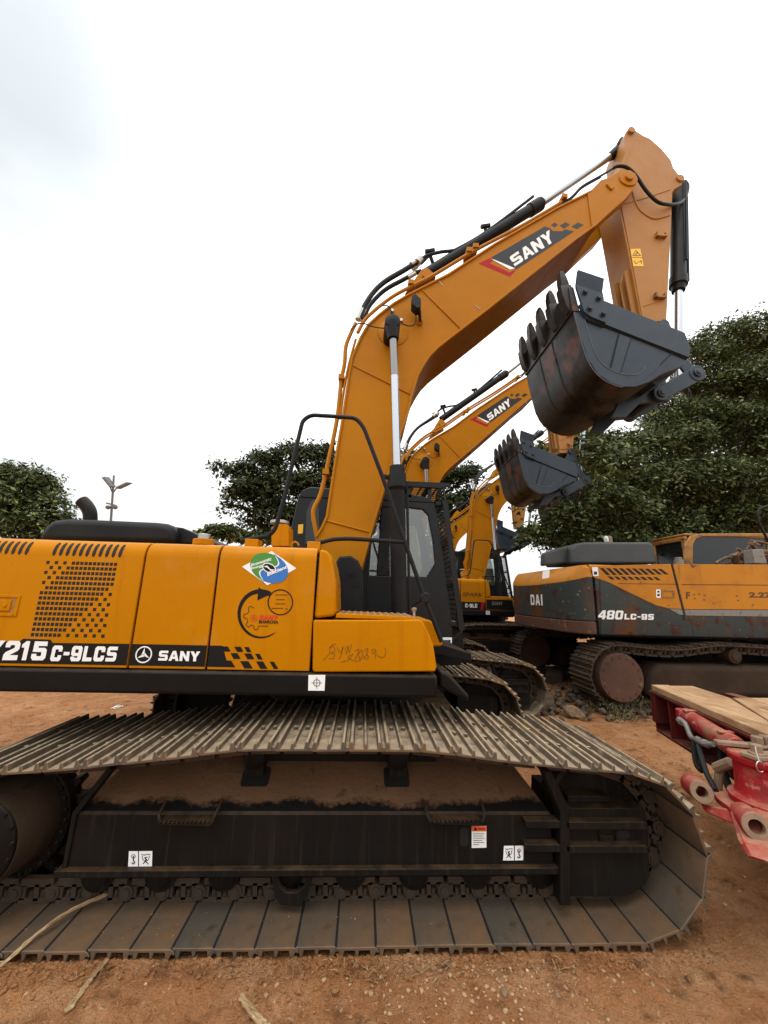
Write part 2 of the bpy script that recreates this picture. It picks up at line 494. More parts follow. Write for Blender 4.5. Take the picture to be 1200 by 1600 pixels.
# ------------------------------------------------------------------ heavy block lettering drawn as outlines
def _mirx(p): return [(1-a, b) for a, b in p][::-1]
_h8 = [(.5,0),(.14,0),(0,.14),(0,.40),(.08,.5),(0,.6),(0,.86),(.14,1),(.5,1),(.5,.80),(.38,.80),(.34,.76),(.34,.64),(.38,.60),(.5,.60),(.5,.42),(.38,.42),(.34,.38),(.34,.24),(.38,.20),(.5,.20)]
_h0 = [(.5,0),(.14,0),(0,.14),(0,.86),(.14,1),(.5,1),(.5,.78),(.38,.78),(.34,.74),(.34,.26),(.38,.22),(.5,.22)]
_hA = [(0,0),(.34,1),(.5,1),(.5,.76),(.415,.42),(.5,.42),(.5,.20),(.35,.20),(.29,0)]
GL = {
 'S': [[(0,0),(0,.24),(.66,.24),(.70,.28),(.70,.34),(.66,.38),(.16,.38),(.02,.5),(.02,.88),(.16,1),(.98,1),(.98,.76),(.34,.76),(.30,.72),(.30,.66),(.34,.62),(.84,.62),(.98,.5),(.98,.12),(.84,0)]],
 'A': [_hA, _mirx(_hA)],
 'N': [[(0,0),(0,1),(.30,1),(.70,.45),(.70,1),(1,1),(1,0),(.70,0),(.30,.55),(.30,0)]],
 'Y': [[(0,1),(.34,1),(.5,.68),(.66,1),(1,1),(.65,.40),(.65,0),(.35,0),(.35,.40)]],
 '2': [[(0,0),(0,.28),(.12,.42),(.62,.62),(.66,.66),(.66,.74),(.62,.78),(.38,.78),(.34,.74),(.34,.66),(0,.66),(0,.86),(.14,1),(.86,1),(1,.86),(1,.58),(.9,.48),(.42,.26),(1,.26),(1,0)]],
 '1': [[(.32,0),(.32,.66),(.05,.66),(.05,.82),(.40,1),(.74,1),(.74,0)]],
 '5': [[(0,.14),(0,.34),(.34,.34),(.34,.26),(.38,.22),(.62,.22),(.66,.26),(.66,.40),(.62,.44),(.04,.44),(.04,1),(.96,1),(.96,.76),(.38,.76),(.38,.66),(.86,.66),(1,.54),(1,.14),(.86,0),(.14,0)]],
 'C': [[(.98,.62),(.64,.62),(.64,.72),(.6,.76),(.38,.76),(.34,.72),(.34,.28),(.38,.24),(.6,.24),(.64,.28),(.64,.38),(.98,.38),(.98,.14),(.84,0),(.14,0),(0,.14),(0,.86),(.14,1),(.84,1),(.98,.86)]],
 '-': [[(0,.38),(0,.60),(1,.60),(1,.38)]],
 '9': [[(.02,.30),(.02,.14),(.16,0),(.86,0),(1,.14),(1,.86),(.86,1),(.5,1),(.5,.78),(.62,.78),(.66,.74),(.66,.58),(.62,.54),(.5,.54),(.5,.34),(.66,.34),(.66,.26),(.62,.22),(.36,.22),(.36,.30)],
       [(.5,1),(.14,1),(0,.86),(0,.46),(.14,.34),(.5,.34),(.5,.54),(.38,.54),(.34,.58),(.34,.74),(.38,.78),(.5,.78)]],
 'L': [[(0,0),(0,1),(.36,1),(.36,.25),(.98,.25),(.98,0)]],
 '4': [[(0,.2),(0,.42),(.5,1),(.56,1),(.56,.72),(.30,.42),(.56,.42),(.56,.2)], [(.56,0),(.56,1),(.9,1),(.9,.42),(1,.42),(1,.2),(.9,.2),(.9,0)]],
 '8': [_h8, _mirx(_h8)], '0': [_h0, _mirx(_h0)],
 'H': [[(0,0),(0,1),(.3,1),(.3,.62),(.7,.62),(.7,1),(1,1),(1,0),(.7,0),(.7,.38),(.3,.38),(.3,0)]],
 'U': [[(0,1),(.3,1),(.3,.28),(.34,.24),(.66,.24),(.7,.28),(.7,1),(1,1),(1,.14),(.86,0),(.14,0),(0,.14)]],
 'D': [[(0,0),(0,1),(.5,1),(.5,.78),(.3,.78),(.3,.22),(.5,.22),(.5,0)], [(.5,0),(.5,.22),(.64,.22),(.7,.3),(.7,.7),(.64,.78),(.5,.78),(.5,1),(.8,1),(1,.82),(1,.18),(.8,0)]],
 'I': [[(0,0),(0,1),(1,1),(1,0)]],
}
GW = {'-': .55, '1': .72, 'I': .32, 'L': .88, 'A': 1.08, 'Y': 1.05}
def block_text(mb, body, fn, gap=.10, shear=0.0):
    ws = [GW.get(c, 1.0) for c in body]
    tot = sum(ws)+gap*(len(body)-1)
    x = 0
    for c, w in zip(body, ws):
        for poly in GL[c]:
            mb.poly([fn((x+a*w)/tot+shear*(b-.5), b) for a, b in poly])
        x += w+gap
# ------------------------------------------------------------------ the near excavator
YC = 3.845                       # centre plane of the machine
def mir(y): return 2*YC-y
NEAR_ONLY = set()

exc = empty('excavator', (-.2, YC, 0), 'large yellow crawler excavator nearest the viewer, its whole raised boom and grey bucket in view', 'excavator', 'yellow excavators parked in a row')

def bil_px(bl, br, tr, tl, Y):
    return bil(*(at(u, v, Y) for u, v in (bl, br, tr, tl)))

# ---- track loop
def loop(cx0, z0, r0, cx1, z1, r1, top, n=None, pitch=.19):
    pts = []
    for i in range(11):                       # round the front idler
        a = -math.pi/2+math.pi*i/10
        pts.append(Vector((cx1+r1*math.cos(a), z1+r1*math.sin(a))))
    pts += [Vector(p) for p in top]
    for i in range(11):                       # round the rear sprocket
        a = math.pi/2+math.pi*i/10
        pts.append(Vector((cx0+r0*math.cos(a), z0+r0*math.sin(a))))
    pts.append(pts[0])
    ln = [0]
    for a, b in zip(pts, pts[1:]):
        ln.append(ln[-1]+(b-a).length)
    n = n or round(ln[-1]/pitch)
    out = []
    for k in range(n):
        s = ln[-1]*k/n
        j = max(i for i in range(len(pts)) if ln[i] <= s+1e-9)
        j = min(j, len(pts)-2)
        t = (s-ln[j])/max(ln[j+1]-ln[j], 1e-9)
        out.append(pts[j].lerp(pts[j+1], t))
    return out
TOP = [(1.225,.788),(1.03,.803),(.854,.815),(.677,.835),(.481,.860),(.295,.872),(-.07,.872),(-.439,.869),(-.643,.866),(-.822,.842),(-1.009,.820),(-1.203,.801),(-1.39,.780),(-1.58,.766),(-1.75,.757)]
PATH = loop(-1.86, .405, .36, 1.452, .405, .365, TOP)

SHOE = [(-.100,-.004),(-.094,0),(.083,0),(.096,.006),(.106,.018),(.104,.027),(.094,.020),(.088,.023),(.080,.045),(.066,.045),(.060,.013),(.011,.013),(.006,.037),(-.006,.037),(-.011,.013),(-.060,.013),(-.066,.045),(-.079,.045),(-.086,.013),(-.100,.006)]
def shoe_into(mb, w, k=1.0):
    mb.prism([(a*k, b*k) for a, b in SHOE], -w/2, w/2)
    for s in (-.036, .034):
        for y in (-.13, .13):
            mb.cyl((s*k, y, .010*k), (s*k, y, .030*k), .014*k, seg=6)
def shoe_frames(path):
    n = len(path)
    for i in range(n):
        a, b = path[i], path[(i+1) % n]
        t = (b-a).normalized()
        nx, nz = t.y, -t.x
        c = (a+b)*.5
        yield Matrix(((t.x, nz*0-0*nz, nx, c.x), (0, -1, 0, 0), (t.y, 0, nz, c.y), (0, 0, 0, 1))), a, b, t, (nx, nz)

def chain_into(mb, path, yc, k=1.0):
    for Mx, a, b, t, nn in shoe_frames(path):
        L = (b-a).length
        def T(s, y, n):
            return (a.x+t.x*s+nn[0]*n, yc+y, a.y+t.y*s+nn[1]*n)
        for sg in (-1, 1):
            y0, y1 = sg*.115*k, sg*.150*k
            def bar(s0, n0, s1, n1, w):
                d = Vector((s1-s0, n1-n0))
                p = Vector((-d.y, d.x)).normalized()*w/2
                q = [(s0+p.x, n0+p.y), (s1+p.x, n1+p.y), (s1-p.x, n1-p.y), (s0-p.x, n0-p.y)]
                mb.add([T(s, y0, n) for s, n in q]+[T(s, y1, n) for s, n in q], [(0,1,2,3),(7,6,5,4),(0,4,5,1),(1,5,6,2),(2,6,7,3),(3,7,4,0)])
            bar(.0, -.048*k, .050*k, -.048*k, .062*k)
            bar(.02*k, -.012*k, L-.01*k, -.012*k, .024*k)
            bar(.02*k, -.092*k, L-.005*k, -.092*k, .036*k)
            bar(.102*k, -.085*k, .108*k, -.012*k, .024*k)
            bar(.158*k, -.085*k, .172*k, -.020*k, .030*k)
            mb.cyl(T(0, sg*.11*k, -.050*k), T(0, sg*.160*k, -.050*k), .036*k, seg=14)
            mb.cyl(T(0, sg*.160*k, -.050*k), T(0, sg*.167*k, -.050*k), .022*k, seg=12)
        mb.cyl(T(0, -.11*k, -.050*k), T(0, .11*k, -.050*k), .022*k, seg=10)
        for s in (.076, .134):
            for yy in (-.132, .132):
                mb.cyl(T(s*k, yy*k, -.012*k), T(s*k, yy*k, -.052*k), .015*k, seg=6)

SHOE_W = .86
mb = MB(); shoe_into(mb, SHOE_W)
for yc in (2.65, mir(2.65)):
    mb = MB(); chain_into(mb, PATH, yc)
    trk = mb.build('crawler_track', M['chain'], exc)
    near = yc < YC
    if near:
        mb = MB(); shoe_into(mb, SHOE_W)
        first = None
        o3 = wloc(trk)
        for k, (Mx, a, b, t, nn) in enumerate(shoe_frames(PATH)):
            if first is None:
                # two steel looks: the tread side and the plate's inner side are one casting, split by face normal
                s = mb.build('track_shoe', [M['shoe'], M['shoein'], M['dark']], None, bevel=.0025, seg=1, smooth=30)
                for p in s.data.polygons:
                    if p.normal.z < -.7 and p.center.z < .003 and abs(p.center.x) < .0885:
                        p.material_index = 1
                    elif abs(p.normal.y) > .5:
                        p.material_index = 1
                    elif p.center.z < .020 and abs(p.center.x) > .0865:
                        p.material_index = 2  # lip faces near black: seam gap plus its shadow, put into the colour
                first = s
            else:
                s = first.copy(); COL.objects.link(s)
            s.parent = trk
            W = Mx.copy()
            W.translation = Vector((Mx[0][3]-o3.x, yc-o3.y, Mx[2][3]-o3.z))
            s.matrix_basis = W @ Matrix.Rotation(random.uniform(-.012, .012), 4, 'Y') @ Matrix.Translation((0, random.uniform(-.004, .004), random.uniform(-.001, .001)))
            NEAR_ONLY.add(s.name)
def merged_track(path, yc, w, name, parent, k=1.0):
    mb = MB(); one = MB(); shoe_into(one, w, k)
    for Mx, a, b, t, nn in shoe_frames(path):
        mb.add([Mx @ Vector(p)+Vector((0, yc, 0)) for p in one.v], one.f)
    return mb.build(name, M['shoe'], parent)
far_trk = [c for c in children(exc) if c.name.startswith('crawler_track')][-1]
mt = merged_track(PATH, mir(2.65), SHOE_W, 'track_shoes', far_trk)

# ---- track frames
def track_frame(yf, sgn, near):
    """yf: outer face plane, sgn=+1 when going inwards is +Y"""
    Y = lambda d: yf+sgn*d
    q = xz([(115,1270),(97,1362),(870,1352),(870,1267)], 2.40)
    x0t, x0b, x1 = q[0][0], q[1][0], q[2][0]
    zc, zb = .512, .262
    mb = MB()
    rows = []
    for x0, x in ((0, 0),):
        pass
    # box with a sloping, mud-covered top
    prof = [(Y(0), zb), (Y(0), zc-.012), (Y(.012), zc), (Y(.055), zc+.043*.163/.348), (Y(.36), .675), (Y(.52), .675), (Y(.52), .22), (Y(.06), .22)]
    n = len(prof)
    L = [(x0b+(x0t-x0b)*(z-zb)/(zc-zb) if z <= zc else x0t+.11*(z-zc)/.16, y, z) for y, z in prof]
    Rr = [(x1-.02-(.0 if z <= zc else .12*(z-zc)/.16), y, z) for y, z in prof]
    vs = L+Rr
    for i in range(n):
        mb.mi = {2: 2, 3: 2}.get(i, 0)
        mb.add([L[i], Rr[i], Rr[(i+1) % n], L[(i+1) % n]], [(0, 1, 2, 3)])
    mb.mi = 0
    mb.poly(L); mb.poly(Rr)
    f = mb.build('track_frame', [M['frameblack'], M['mud'], M['mudedge']], exc, smooth=0)
    for ob in (f,):
        bm = bmesh.new(); bm.from_mesh(ob.data); bmesh.ops.remove_doubles(bm, verts=bm.verts, dist=1e-4); bm.to_mesh(ob.data); bm.free()
    mb = MB()
    mb.prism([(x0b-.02, zb-.024), (x0b-.02, zb+.006), (x1, zb+.006), (x1, zb-.024)], Y(-.035), Y(.06))
    # slanted end plate
    e = xz([(97,1366),(115,1268),(170,1198),(176,1203),(122,1272),(104,1366)], 2.40)
    mb.prism(e, Y(-.012), Y(.05))
    # front bracket, nose box, guide bars
    mb.prism(xz([(846,1203),(858,1202),(876,1240),(885,1256),(887,1408),(871,1408),(871,1264)], 2.38), Y(-.05), Y(.03))
    nose = xz([(880,1263),(1007,1263),(1013,1290),(1015,1370),(1008,1381),(988,1397),(960,1401),(880,1401)], 2.40)
    mb.prism(nose, Y(.0), Y(.42))
    mb.prism(xz([(884,1241),(949,1241),(949,1251),(884,1252)], 2.47), Y(.05), Y(.30))
    for (a, b, c, d) in ((820,876,1281,1293), (884,1010,1283,1295), (820,876,1318,1330), (884,1012,1320,1332)):
        mb.prism(xz([(a,c),(b-5,c),(b,c+3),(b,d),(a+6,d),(a,d-4)], 2.36), Y(-.05), Y(.02))
    for u in (936, 962):
        mb.prism(xz([(u,1296),(u+1.6,1296),(u+1.6,1320),(u,1320)], 2.39), Y(-.008), Y(.01))
    mb.prism(xz([(938,1306),(960,1306),(960,1319),(938,1319)], 2.39), Y(-.012), Y(.01))
    mb.build('frame_guard', M['frameblack'], f, bevel=.004)
    mb = MB()
    def oval(u0, u1, v0, v1, y):
        r = min(u1-u0, v1-v0)/2
        pts = []
        for i in range(16):
            a = 2*math.pi*i/16
            cx = (u0+r if math.cos(a) < 0 else u1-r); cv = (v0+r if math.sin(a) < 0 else v1-r)
            pts.append((cx+r*math.cos(a), cv+r*math.sin(a)))
        return [(p[0], Y(y), p[1]) for p in xz(pts, 2.40)]
    for q in ((718,732,1292,1322), (963,984,1297,1312)):
        mb = MB(); mb.poly(oval(*q, -.002)); mb.build('slot', M['dark'], f)
    # slots through the sloping top, under the carrier rollers
    for u0, u1 in ((372, 416), (601, 641)):
        c = [at(u, v, 2.52) for u, v in ((u0+2,1237),(u1-2,1237),(u1,1233),(u1,1216),(u1-3,1213),(u0+3,1213),(u0,1216),(u0,1233))]
        pts = []
        zs = [p.z for p in c]
        for p in c:
            s = (p.z-min(zs))/(max(zs)-min(zs))
            d = .14+.12*s
            pts.append((p.x, Y(d-.002), .512+(d-.012)*(.675-.512)/(.36-.012)+.004))
        mb = MB(); mb.poly(pts); mb.build('slot', M['dark'], f)
    # rollers
    for k in range(8):
        x = at(148+99.8*k, 1381, 2.47).x
        mb = MB()
        mb.lathe((x, Y(.05), .185), (0, sgn, 0), [(0,.03),(.004,.05),(.03,.052),(.032,.085),(.14,.088),(.16,.07),(.34,.07),(.36,.088),(.46,.085)], 20)
        mb.prism([(x-.085,.26),(x-.075,.19),(x-.04,.15),(x+.04,.15),(x+.075,.19),(x+.085,.26)], Y(.055), Y(.085))
        mb.build('track_roller', M['frameblack'], f)
    mb = MB()
    g = [(422,1364),(426,1380),(428,1399),(437,1414),(470,1417),(480,1402),(483,1390),(491,1364),(482,1364),(475,1386),(462,1395),(447,1395),(438,1386),(432,1364)]
    mb.prism(xz(g, 2.40), Y(-.0), Y(.03))
    mb.build('chain_guard', M['frameblack'], f, bevel=.003)
    for u in (397, 622):
        x = at(u, 1205, 2.6).x
        mb = MB()
        mb.lathe((x, Y(.16), .71), (0, sgn, 0), [(0,.04),(.01,.06),(.05,.062),(.06,.075),(.2,.075)], 18)
        mb.box(x-.055, x+.055, min(Y(.2), Y(.3)), max(Y(.2), Y(.3)), .58, .70)
        mb.build('carrier_roller', M['frameblack'], f)
    # serrated steps
    for (u0, u1, v0) in ((252, 342, 1262), (664, 755, 1261)):
        w = u1-u0
        P = lambda a, b, d: Vector((at(u0+w*a, v0+b, 2.38).x, Y(d), at(u0+w*a, v0+b, 2.38).z))
        mb = MB()
        path = [P(0,-2,.03), P(.02,6,-.06), P(.06,16,-.07), P(.94,18,-.07), P(.99,4,-.06), P(1,-3,.03)]
        mb.tube(fillet(path, .03), .0085, 8)
        a, b = P(.06,15,-.075), P(.93,16,-.075)
        mb.box(min(a.x,b.x), max(a.x,b.x), min(Y(-.078),Y(.0)), max(Y(-.078),Y(.0)), a.z-.006, a.z+.002)
        nt_ = 12
        for i in range(nt_):
            xx = a.x+(b.x-a.x)*(i+.2)/nt_
            dx = (b.x-a.x)/nt_*.6
            mb.prism([(xx, a.z), (xx+dx, a.z), (xx+dx*.7, a.z+.012), (xx+dx*.3, a.z+.012)], Y(-.078), Y(-.068))
        mb.build('serrated_step', M['frameblack'], f)
    return f
fr = track_frame(2.40, 1, True)
track_frame(mir(2.40), -1, False)

def sticker_base(mb, pts, Y):
    mb.poly([at(u, v, Y) for u, v in pts])
# stickers on the near frame
def hook_sign(u0, u1, v0, v1, wide_right):
    Y = 2.398
    mb = MB()
    mid = (u0+(u1-u0)*(.44 if wide_right else .56))
    mb.mi = 0
    mb.poly([at(u, v, Y) for u, v in ((u0+1.5,v0),(mid-1,v0),(mid-1,v1),(u0,v1))])
    mb.poly([at(u, v, Y) for u, v in ((mid+.5,v0),(u1,v0-.3),(u1-.6,v1-.4),(mid+.5,v1))])
    mb.mi = 1
    Y2 = 2.3965
    def line(pts, w):
        for a, b in zip(pts, pts[1:]):
            d = Vector((b[0]-a[0], b[1]-a[1])); n = Vector((-d.y, d.x)).normalized()*w/2
            mb.poly([at(p[0]+s*n.x, p[1]+s*n.y, Y2) for p, s in ((a,1),(b,1),(b,-1),(a,-1))])
    for (c0, c1, chain) in ((u0, mid, not wide_right), (mid, u1, wide_right)):
        cx = (c0+c1)/2
        w = (c1-c0); h = v1-v0
        if not chain:
            line([(cx+.18*w*math.cos(a), v0+.33*h+.18*w*math.sin(a)) for a in [i*math.pi/5 for i in range(11)]], .8)
            line([(cx, v0+.3*h), (cx, v0+.62*h), (cx+.15*w, v0+.72*h), (cx, v0+.84*h), (cx-.16*w, v0+.74*h)], 1.6)
        else:
            line([(c0+.2*w, v0+.2*h), (c0+.4*w, v0+.26*h), (c0+.6*w, v0+.2*h), (c0+.85*w, v0+.22*h)], 1.0)
            line([(c0+.25*w, v0+.3*h), (c0+.3*w, v0+.55*h), (c0+.5*w, v0+.7*h), (c0+.72*w, v0+.55*h), (c0+.78*w, v0+.3*h)], .8)
            line([(cx+.12*w, v0+.38*h), (cx-.08*w, v0+.44*h), (cx+.1*w, v0+.56*h), (cx-.06*w, v0+.62*h)], 1.5)
            line([(c0+.3*w, v0+.82*h), (cx, v0+.66*h), (c0+.72*w, v0+.84*h)], 1.3)
    o = mb.build('lifting_sign', [M['white'], M['ink']], fr, smooth=0, recalc=False)
    NEAR_ONLY.add(o.name)
hook_sign(200, 238, 1330, 1354, True)
hook_sign(786, 818, 1321.5, 1344.5, False)
mb = MB()
Y = 2.398
mb.mi = 0; mb.poly([at(u, v, Y) for u, v in ((737,1291),(760,1290.5),(760,1324.5),(737,1325))])
mb.mi = 1; mb.poly([at(u, v, Y-.001) for u, v in ((737.3,1291.2),(759.8,1290.8),(759.8,1299),(737.3,1299))])
mb.mi = 2; mb.poly([at(u, v, Y-.002) for u, v in ((740,1297.5),(743,1292.3),(746,1297.5))])
put_text(mb, 'WARNING', bil_px((747,1297),(758,1297),(758,1293.5),(747,1293.5), Y-.002), .01)
for i in range(6):
    v = 1302.5+3.4*i
    w = (17, 15, 18, 14, 17, 9)[i]
    mb.poly([at(u, vv, Y-.001) for u, vv in ((739.5,v),(739.5+w,v),(739.5+w,v+.8),(739.5,v+.8))])
NEAR_ONLY.add(mb.build('warning_sign', [M['white'], M['orange'], M['ink']], fr, smooth=0, recalc=False).name)

# ---- sprockets and idlers
for y0, sg in ((2.26, 1), (mir(2.26), -1)):
    mb = MB()
    c = Vector((-1.855, y0, .425))
    mb.mi = 1
    mb.lathe(c, (0, sg, 0), [(0,.01),(.0,.195),(.006,.205),(.02,.206)], 40)
    mb.mi = 0
    mb.lathe(c+Vector((0, sg*.02, 0)), (0, sg, 0), [(0,.212),(.02,.216),(.15,.228),(.27,.238),(.28,.25)], 40)
    mb.mi = 1
    for k in range(18):
        a = 2*math.pi*k/18+.1
        p = c+Vector((.197*math.cos(a), 0, .197*math.sin(a)))
        mb.cyl(p+Vector((0, -sg*.009, 0)), p+Vector((0, sg*.02, 0)), .0095, seg=6)
    drum = mb.build('drive_motor', [M['hub'], M['black']], exc)
    mb = MB()
    pts = []
    for k in range(21):
        for d, r in ((-.35, .275), (-.12, .33), (.12, .33), (.35, .275)):
            a = 2*math.pi*(k+d)/21
            pts.append((c.x+r*math.cos(a), .41+r*math.sin(a)))
    mb.prism(pts, y0+sg*.31, y0+sg*.38)
    mb.lathe((c.x, y0+sg*.26, .418), (0, sg, 0), [(0,.25),(0,.282),(.05,.284),(.05,.25)], 36)
    for k in range(30):
        a = 2*math.pi*k/30
        p = Vector((c.x+.264*math.cos(a), y0+sg*.26, .418+.264*math.sin(a)))
        mb.cyl(p, p+Vector((0, -sg*.018, 0)), .012, seg=6)
    mb.build('sprocket', M['frameblack'], exc, bevel=.003)
    mb = MB()
    mb.lathe((1.452, y0+sg*.27, .405), (0, sg, 0), [(0,.08),(.01,.26),(.03,.275),(.05,.285),(.06,.31),(.16,.31),(.17,.285),(.20,.275),(.21,.08)], 32)
    mb.build('idler_wheel', M['frameblack'], exc)

# ---- undercarriage centre and swing ring
mb = MB()
mb.box(-.95, .75, 3.10, mir(3.10), .46, .82)
mb.prism([(-1.0,.40),(-.75,.62),(-.5,.8),(.3,.8),(.55,.62),(.8,.40)], 2.7, mir(2.7))
mb.lathe((-.1, YC, .80), (0, 0, 1), [(0,.72),(.14,.72),(.15,.80),(.22,.80),(.23,.70),(.30,.70)], 40)
mb.build('centre_frame', M['frameblack'], exc, bevel=.01)

# ---- chassis
mb = MB()
xr = at(683, 1080, 2.49).x
mb.prism([(-3.05,1.075),(-3.05,1.205),(xr,1.205),(xr,1.075)], 2.47, 2.62)
mb.prism([(-3.05,1.075),(-3.05,1.205),(.9,1.205),(.9,1.075)], mir(2.62), mir(2.47))
mb.box(-3.0, xr-.02, 2.6, mir(2.6), 1.09, 1.195)
mb.prism(xz([(676,1036),(692,1044),(718,1073),(719,1082),(676,1062)], 2.9), 2.65, 3.1)
mb.build('chassis', M['black'], exc, bevel=.018)
mb = MB(); Yk = 2.468
mb.mi = 0; mb.poly([at(u, v, Yk) for u, v in ((482,1054.5),(508.3,1054.5),(507,1079.3),(481.5,1079))])
mb.mi = 1
for a, b in (((487,1067),(503,1067)), ((495,1058),(495,1076))):
    mb.poly([at(u, v, Yk-.001) for u, v in ((a[0]-.4,a[1]-.4),(b[0]+.4,a[1]-.4),(b[0]+.4,b[1]+.4),(a[0]-.4,b[1]+.4))])
for i in range(20):
    a0, a1 = 2*math.pi*i/20, 2*math.pi*(i+1)/20
    mb.poly([at(495+r*math.cos(a), 1067+r*math.sin(a), Yk-.001) for r, a in ((4.6,a0),(4.6,a1),(5.6,a1),(5.6,a0))])
cross = mb.build('lifting_point_sign', [M['white'], M['ink']], [c for c in children(exc) if c.name == 'chassis'][0], smooth=0, recalc=False)
mb = MB(); mb.mi = 0; mb.poly([at(u, v, 2.468) for u, v in ((676,1011),(682,1011),(682,1020),(676,1020))])

# ---- counterweight, hood core and side doors
mb = MB()
mb.prism([(-3.62,2.95),(-3.5,2.72),(-3.2,2.53),(-3.06,2.50),(-3.06,mir(2.50)),(-3.2,mir(2.53)),(-3.5,mir(2.72)),(-3.62,mir(2.95))], 1.07, 1.98, 'Z')
mb.build('counterweight', M['yellow'], exc, bevel=.05, seg=3)
mb = MB()
mb.box(-3.03, -.36, 2.53, 3.12, 1.2, 1.93)
mb.box(-3.03, -1.0, 3.1, 5.1, 1.2, 1.96)
mb.build('engine_bay', M['dark'], exc)
PROF = [(2.49,1.212),(2.49,1.868),(2.4935,1.896),(2.503,1.922),(2.519,1.944),(2.541,1.958),(2.57,1.966),(2.63,1.970),(3.14,1.985),(3.14,1.962),(2.60,1.945),(2.53,1.92),(2.515,1.86),(2.515,1.212)]
def shoulder(s):
    """point on the outside of the door's rounded shoulder: s = arc distance up from z=1.8"""
    pts = [Vector((2.49,1.80)),Vector((2.49,1.868)),Vector((2.4935,1.896)),Vector((2.503,1.922)),Vector((2.519,1.944)),Vector((2.541,1.958)),Vector((2.57,1.966))]
    for a, b in zip(pts, pts[1:]):
        l = (b-a).length
        if s <= l:
            return a+(b-a)*(s/l)
        s -= l
    return pts[-1]
doors = []
for x0, x1 in ((-3.04,-1.3825),(-1.3695,-.9285),(-.9155,-.3085)):
    mb = MB(); mb.prism(PROF, x0, x1, 'X')
    doors.append(mb.build('side_door', M['yellow'], exc, bevel=.004, seg=2, smooth=50))
mb = MB()
mb.prism([(2*YC-y, z) for y, z in PROF], -3.04, -1.0, 'X')
mb.build('side_door', M['yellow'], exc, bevel=.006, smooth=50)
mb = MB()
mb.box(-3.03, -1.0, 3.13, mir(3.13), 1.95, 1.982)
mb.build('engine_hood', M['yellow'], exc, bevel=.01)
mb = MB()
mb.prism(xz([(499.5,857.5),(510,860),(516,866),(520,880),(524,905),(525.5,955),(522,963),(492,966.5),(491,962)], 2.49), 2.495, 3.05)
mb.build('corner_panel', M['yellow'], exc, bevel=.022, seg=3)

# vents on the rear door: slots over the shoulder and the punched grille
mb = MB()
def slot(xa, lean):
    rows = []
    for i in range(8):
        s = .060+.090*i/7
        p = shoulder(s)
        q = shoulder(s+.004)-shoulder(s-.004)
        n = Vector((-q.y, q.x)).normalized()
        if n.x > 0: n = -n
        w = .0105*(1 if 0 < i < 7 else .5)
        x = xa+lean*i/7
        c = Vector((p.x, p.y))+n*.0012
        rows.append([(x-w, c.x, c.y), (x+w, c.x, c.y)])
    mb.grid_loft(rows, False)
x_a, x_b = at(82.5, 873, 2.49).x, at(186, 874, 2.49).x
for i in range(11):
    slot(x_a+(x_b-x_a)*i/10, .004)
mb.build('air_vent', M['darkred'], doors[0], smooth=0, recalc=False)
mb = MB()
x_c = at(39.5, 870, 2.49).x
for i in range(14):
    slot(x_c-(x_b-x_a)/10*i, .004)
mb.build('air_vent', M['darkred'], doors[0], smooth=0, recalc=False)
mb = MB()
c00, c16 = at(75, 879, 2.49), at(180.6, 881.5, 2.49)
r00, r16 = at(54.5, 992, 2.49), at(164.5, 992.5, 2.49)
px_, pz_ = (c16.x-c00.x)/16, (c00.z-r00.z)/14
for r in range(15):
    for c in range(17):
        full = max(0, 6-r) <= c <= min(16, 20-r)
        if full or (c+r) % 2 == 0:
            x = c00.x+px_*c; z = (c00.z+c16.z)/2-pz_*r
            h = .0098
            mb.poly([(x-h,2.4893,z-h),(x+h,2.4893,z-h),(x+h,2.4893,z+h),(x-h,2.4893,z+h)])
mb.build('vent_grille', M['darkred'], doors[0], smooth=0, recalc=False)
# latch recess at the frame edge
mb = MB()
a, b = at(-40, 928, 2.49), at(26, 963, 2.49)
x0, x1, z0, z1 = a.x, b.x, b.z, a.z
mb.frame([(x0,z0),(x1,z0),(x1,z1),(x0,z1)], [(x0+.02,z0+.016),(x1-.02,z0+.016),(x1-.02,z1-.016),(x0+.02,z1-.016)], 2.484, 2.4905)
mb.box(x0+.02, x1-.045, 2.482, 2.492, z0+.03, z1-.03)
mb.cyl((x1-.075,2.478,(z0+z1)/2),(x1-.075,2.484,(z0+z1)/2),.012)
for zz in (z0+.012, z1-.012):
    mb.cyl((x1-.02,2.480,zz),(x1-.02,2.486,zz),.005, seg=8)
mb.build('door_latch', M['yellow'], doors[0], bevel=.003)
mb = MB(); mb.poly([(x1-.045,2.4885,z0+.02),(x1-.022,2.4885,z0+.02),(x1-.022,2.4885,z1-.02),(x1-.045,2.4885,z1-.02)])
mb.build('latch_recess', M['rustyyellow'], doors[0], smooth=0)

# ---- black band and lettering
def emblem(mb, cx, cz, r, y, ring=.075, fx=1.0):
    n = 28
    for i in range(n):
        a0, a1 = 2*math.pi*i/n, 2*math.pi*(i+1)/n
        mb.poly([(cx+fx*q*r*math.cos(a), y, cz+q*r*math.sin(a)) for q, a in ((1,a0),(1,a1),(1-2*ring,a1),(1-2*ring,a0))])
    for k in range(3):
        a = math.pi/2+2*math.pi*k/3
        tip = (.86*math.cos(a), .86*math.sin(a))
        l = (.30*math.cos(a+1.9), .30*math.sin(a+1.9))
        q = (.13*math.cos(a-1.0), .13*math.sin(a-1.0))
        m_ = (.34*math.cos(a+.50), .34*math.sin(a+.50))
        mb.poly([(cx+fx*r*p[0], y, cz+r*p[1]) for p in (tip, m_, l, q)])
Yd, Yw = 2.4885, 2.4872
Pd = lambda pts, y=Yd: [tuple(at(u, v, y)) for u, v in pts]
zt, zb_ = at(150, 1005, Yd).z, at(150, 1038.8, Yd).z
mb = MB()
mb.mi = 0
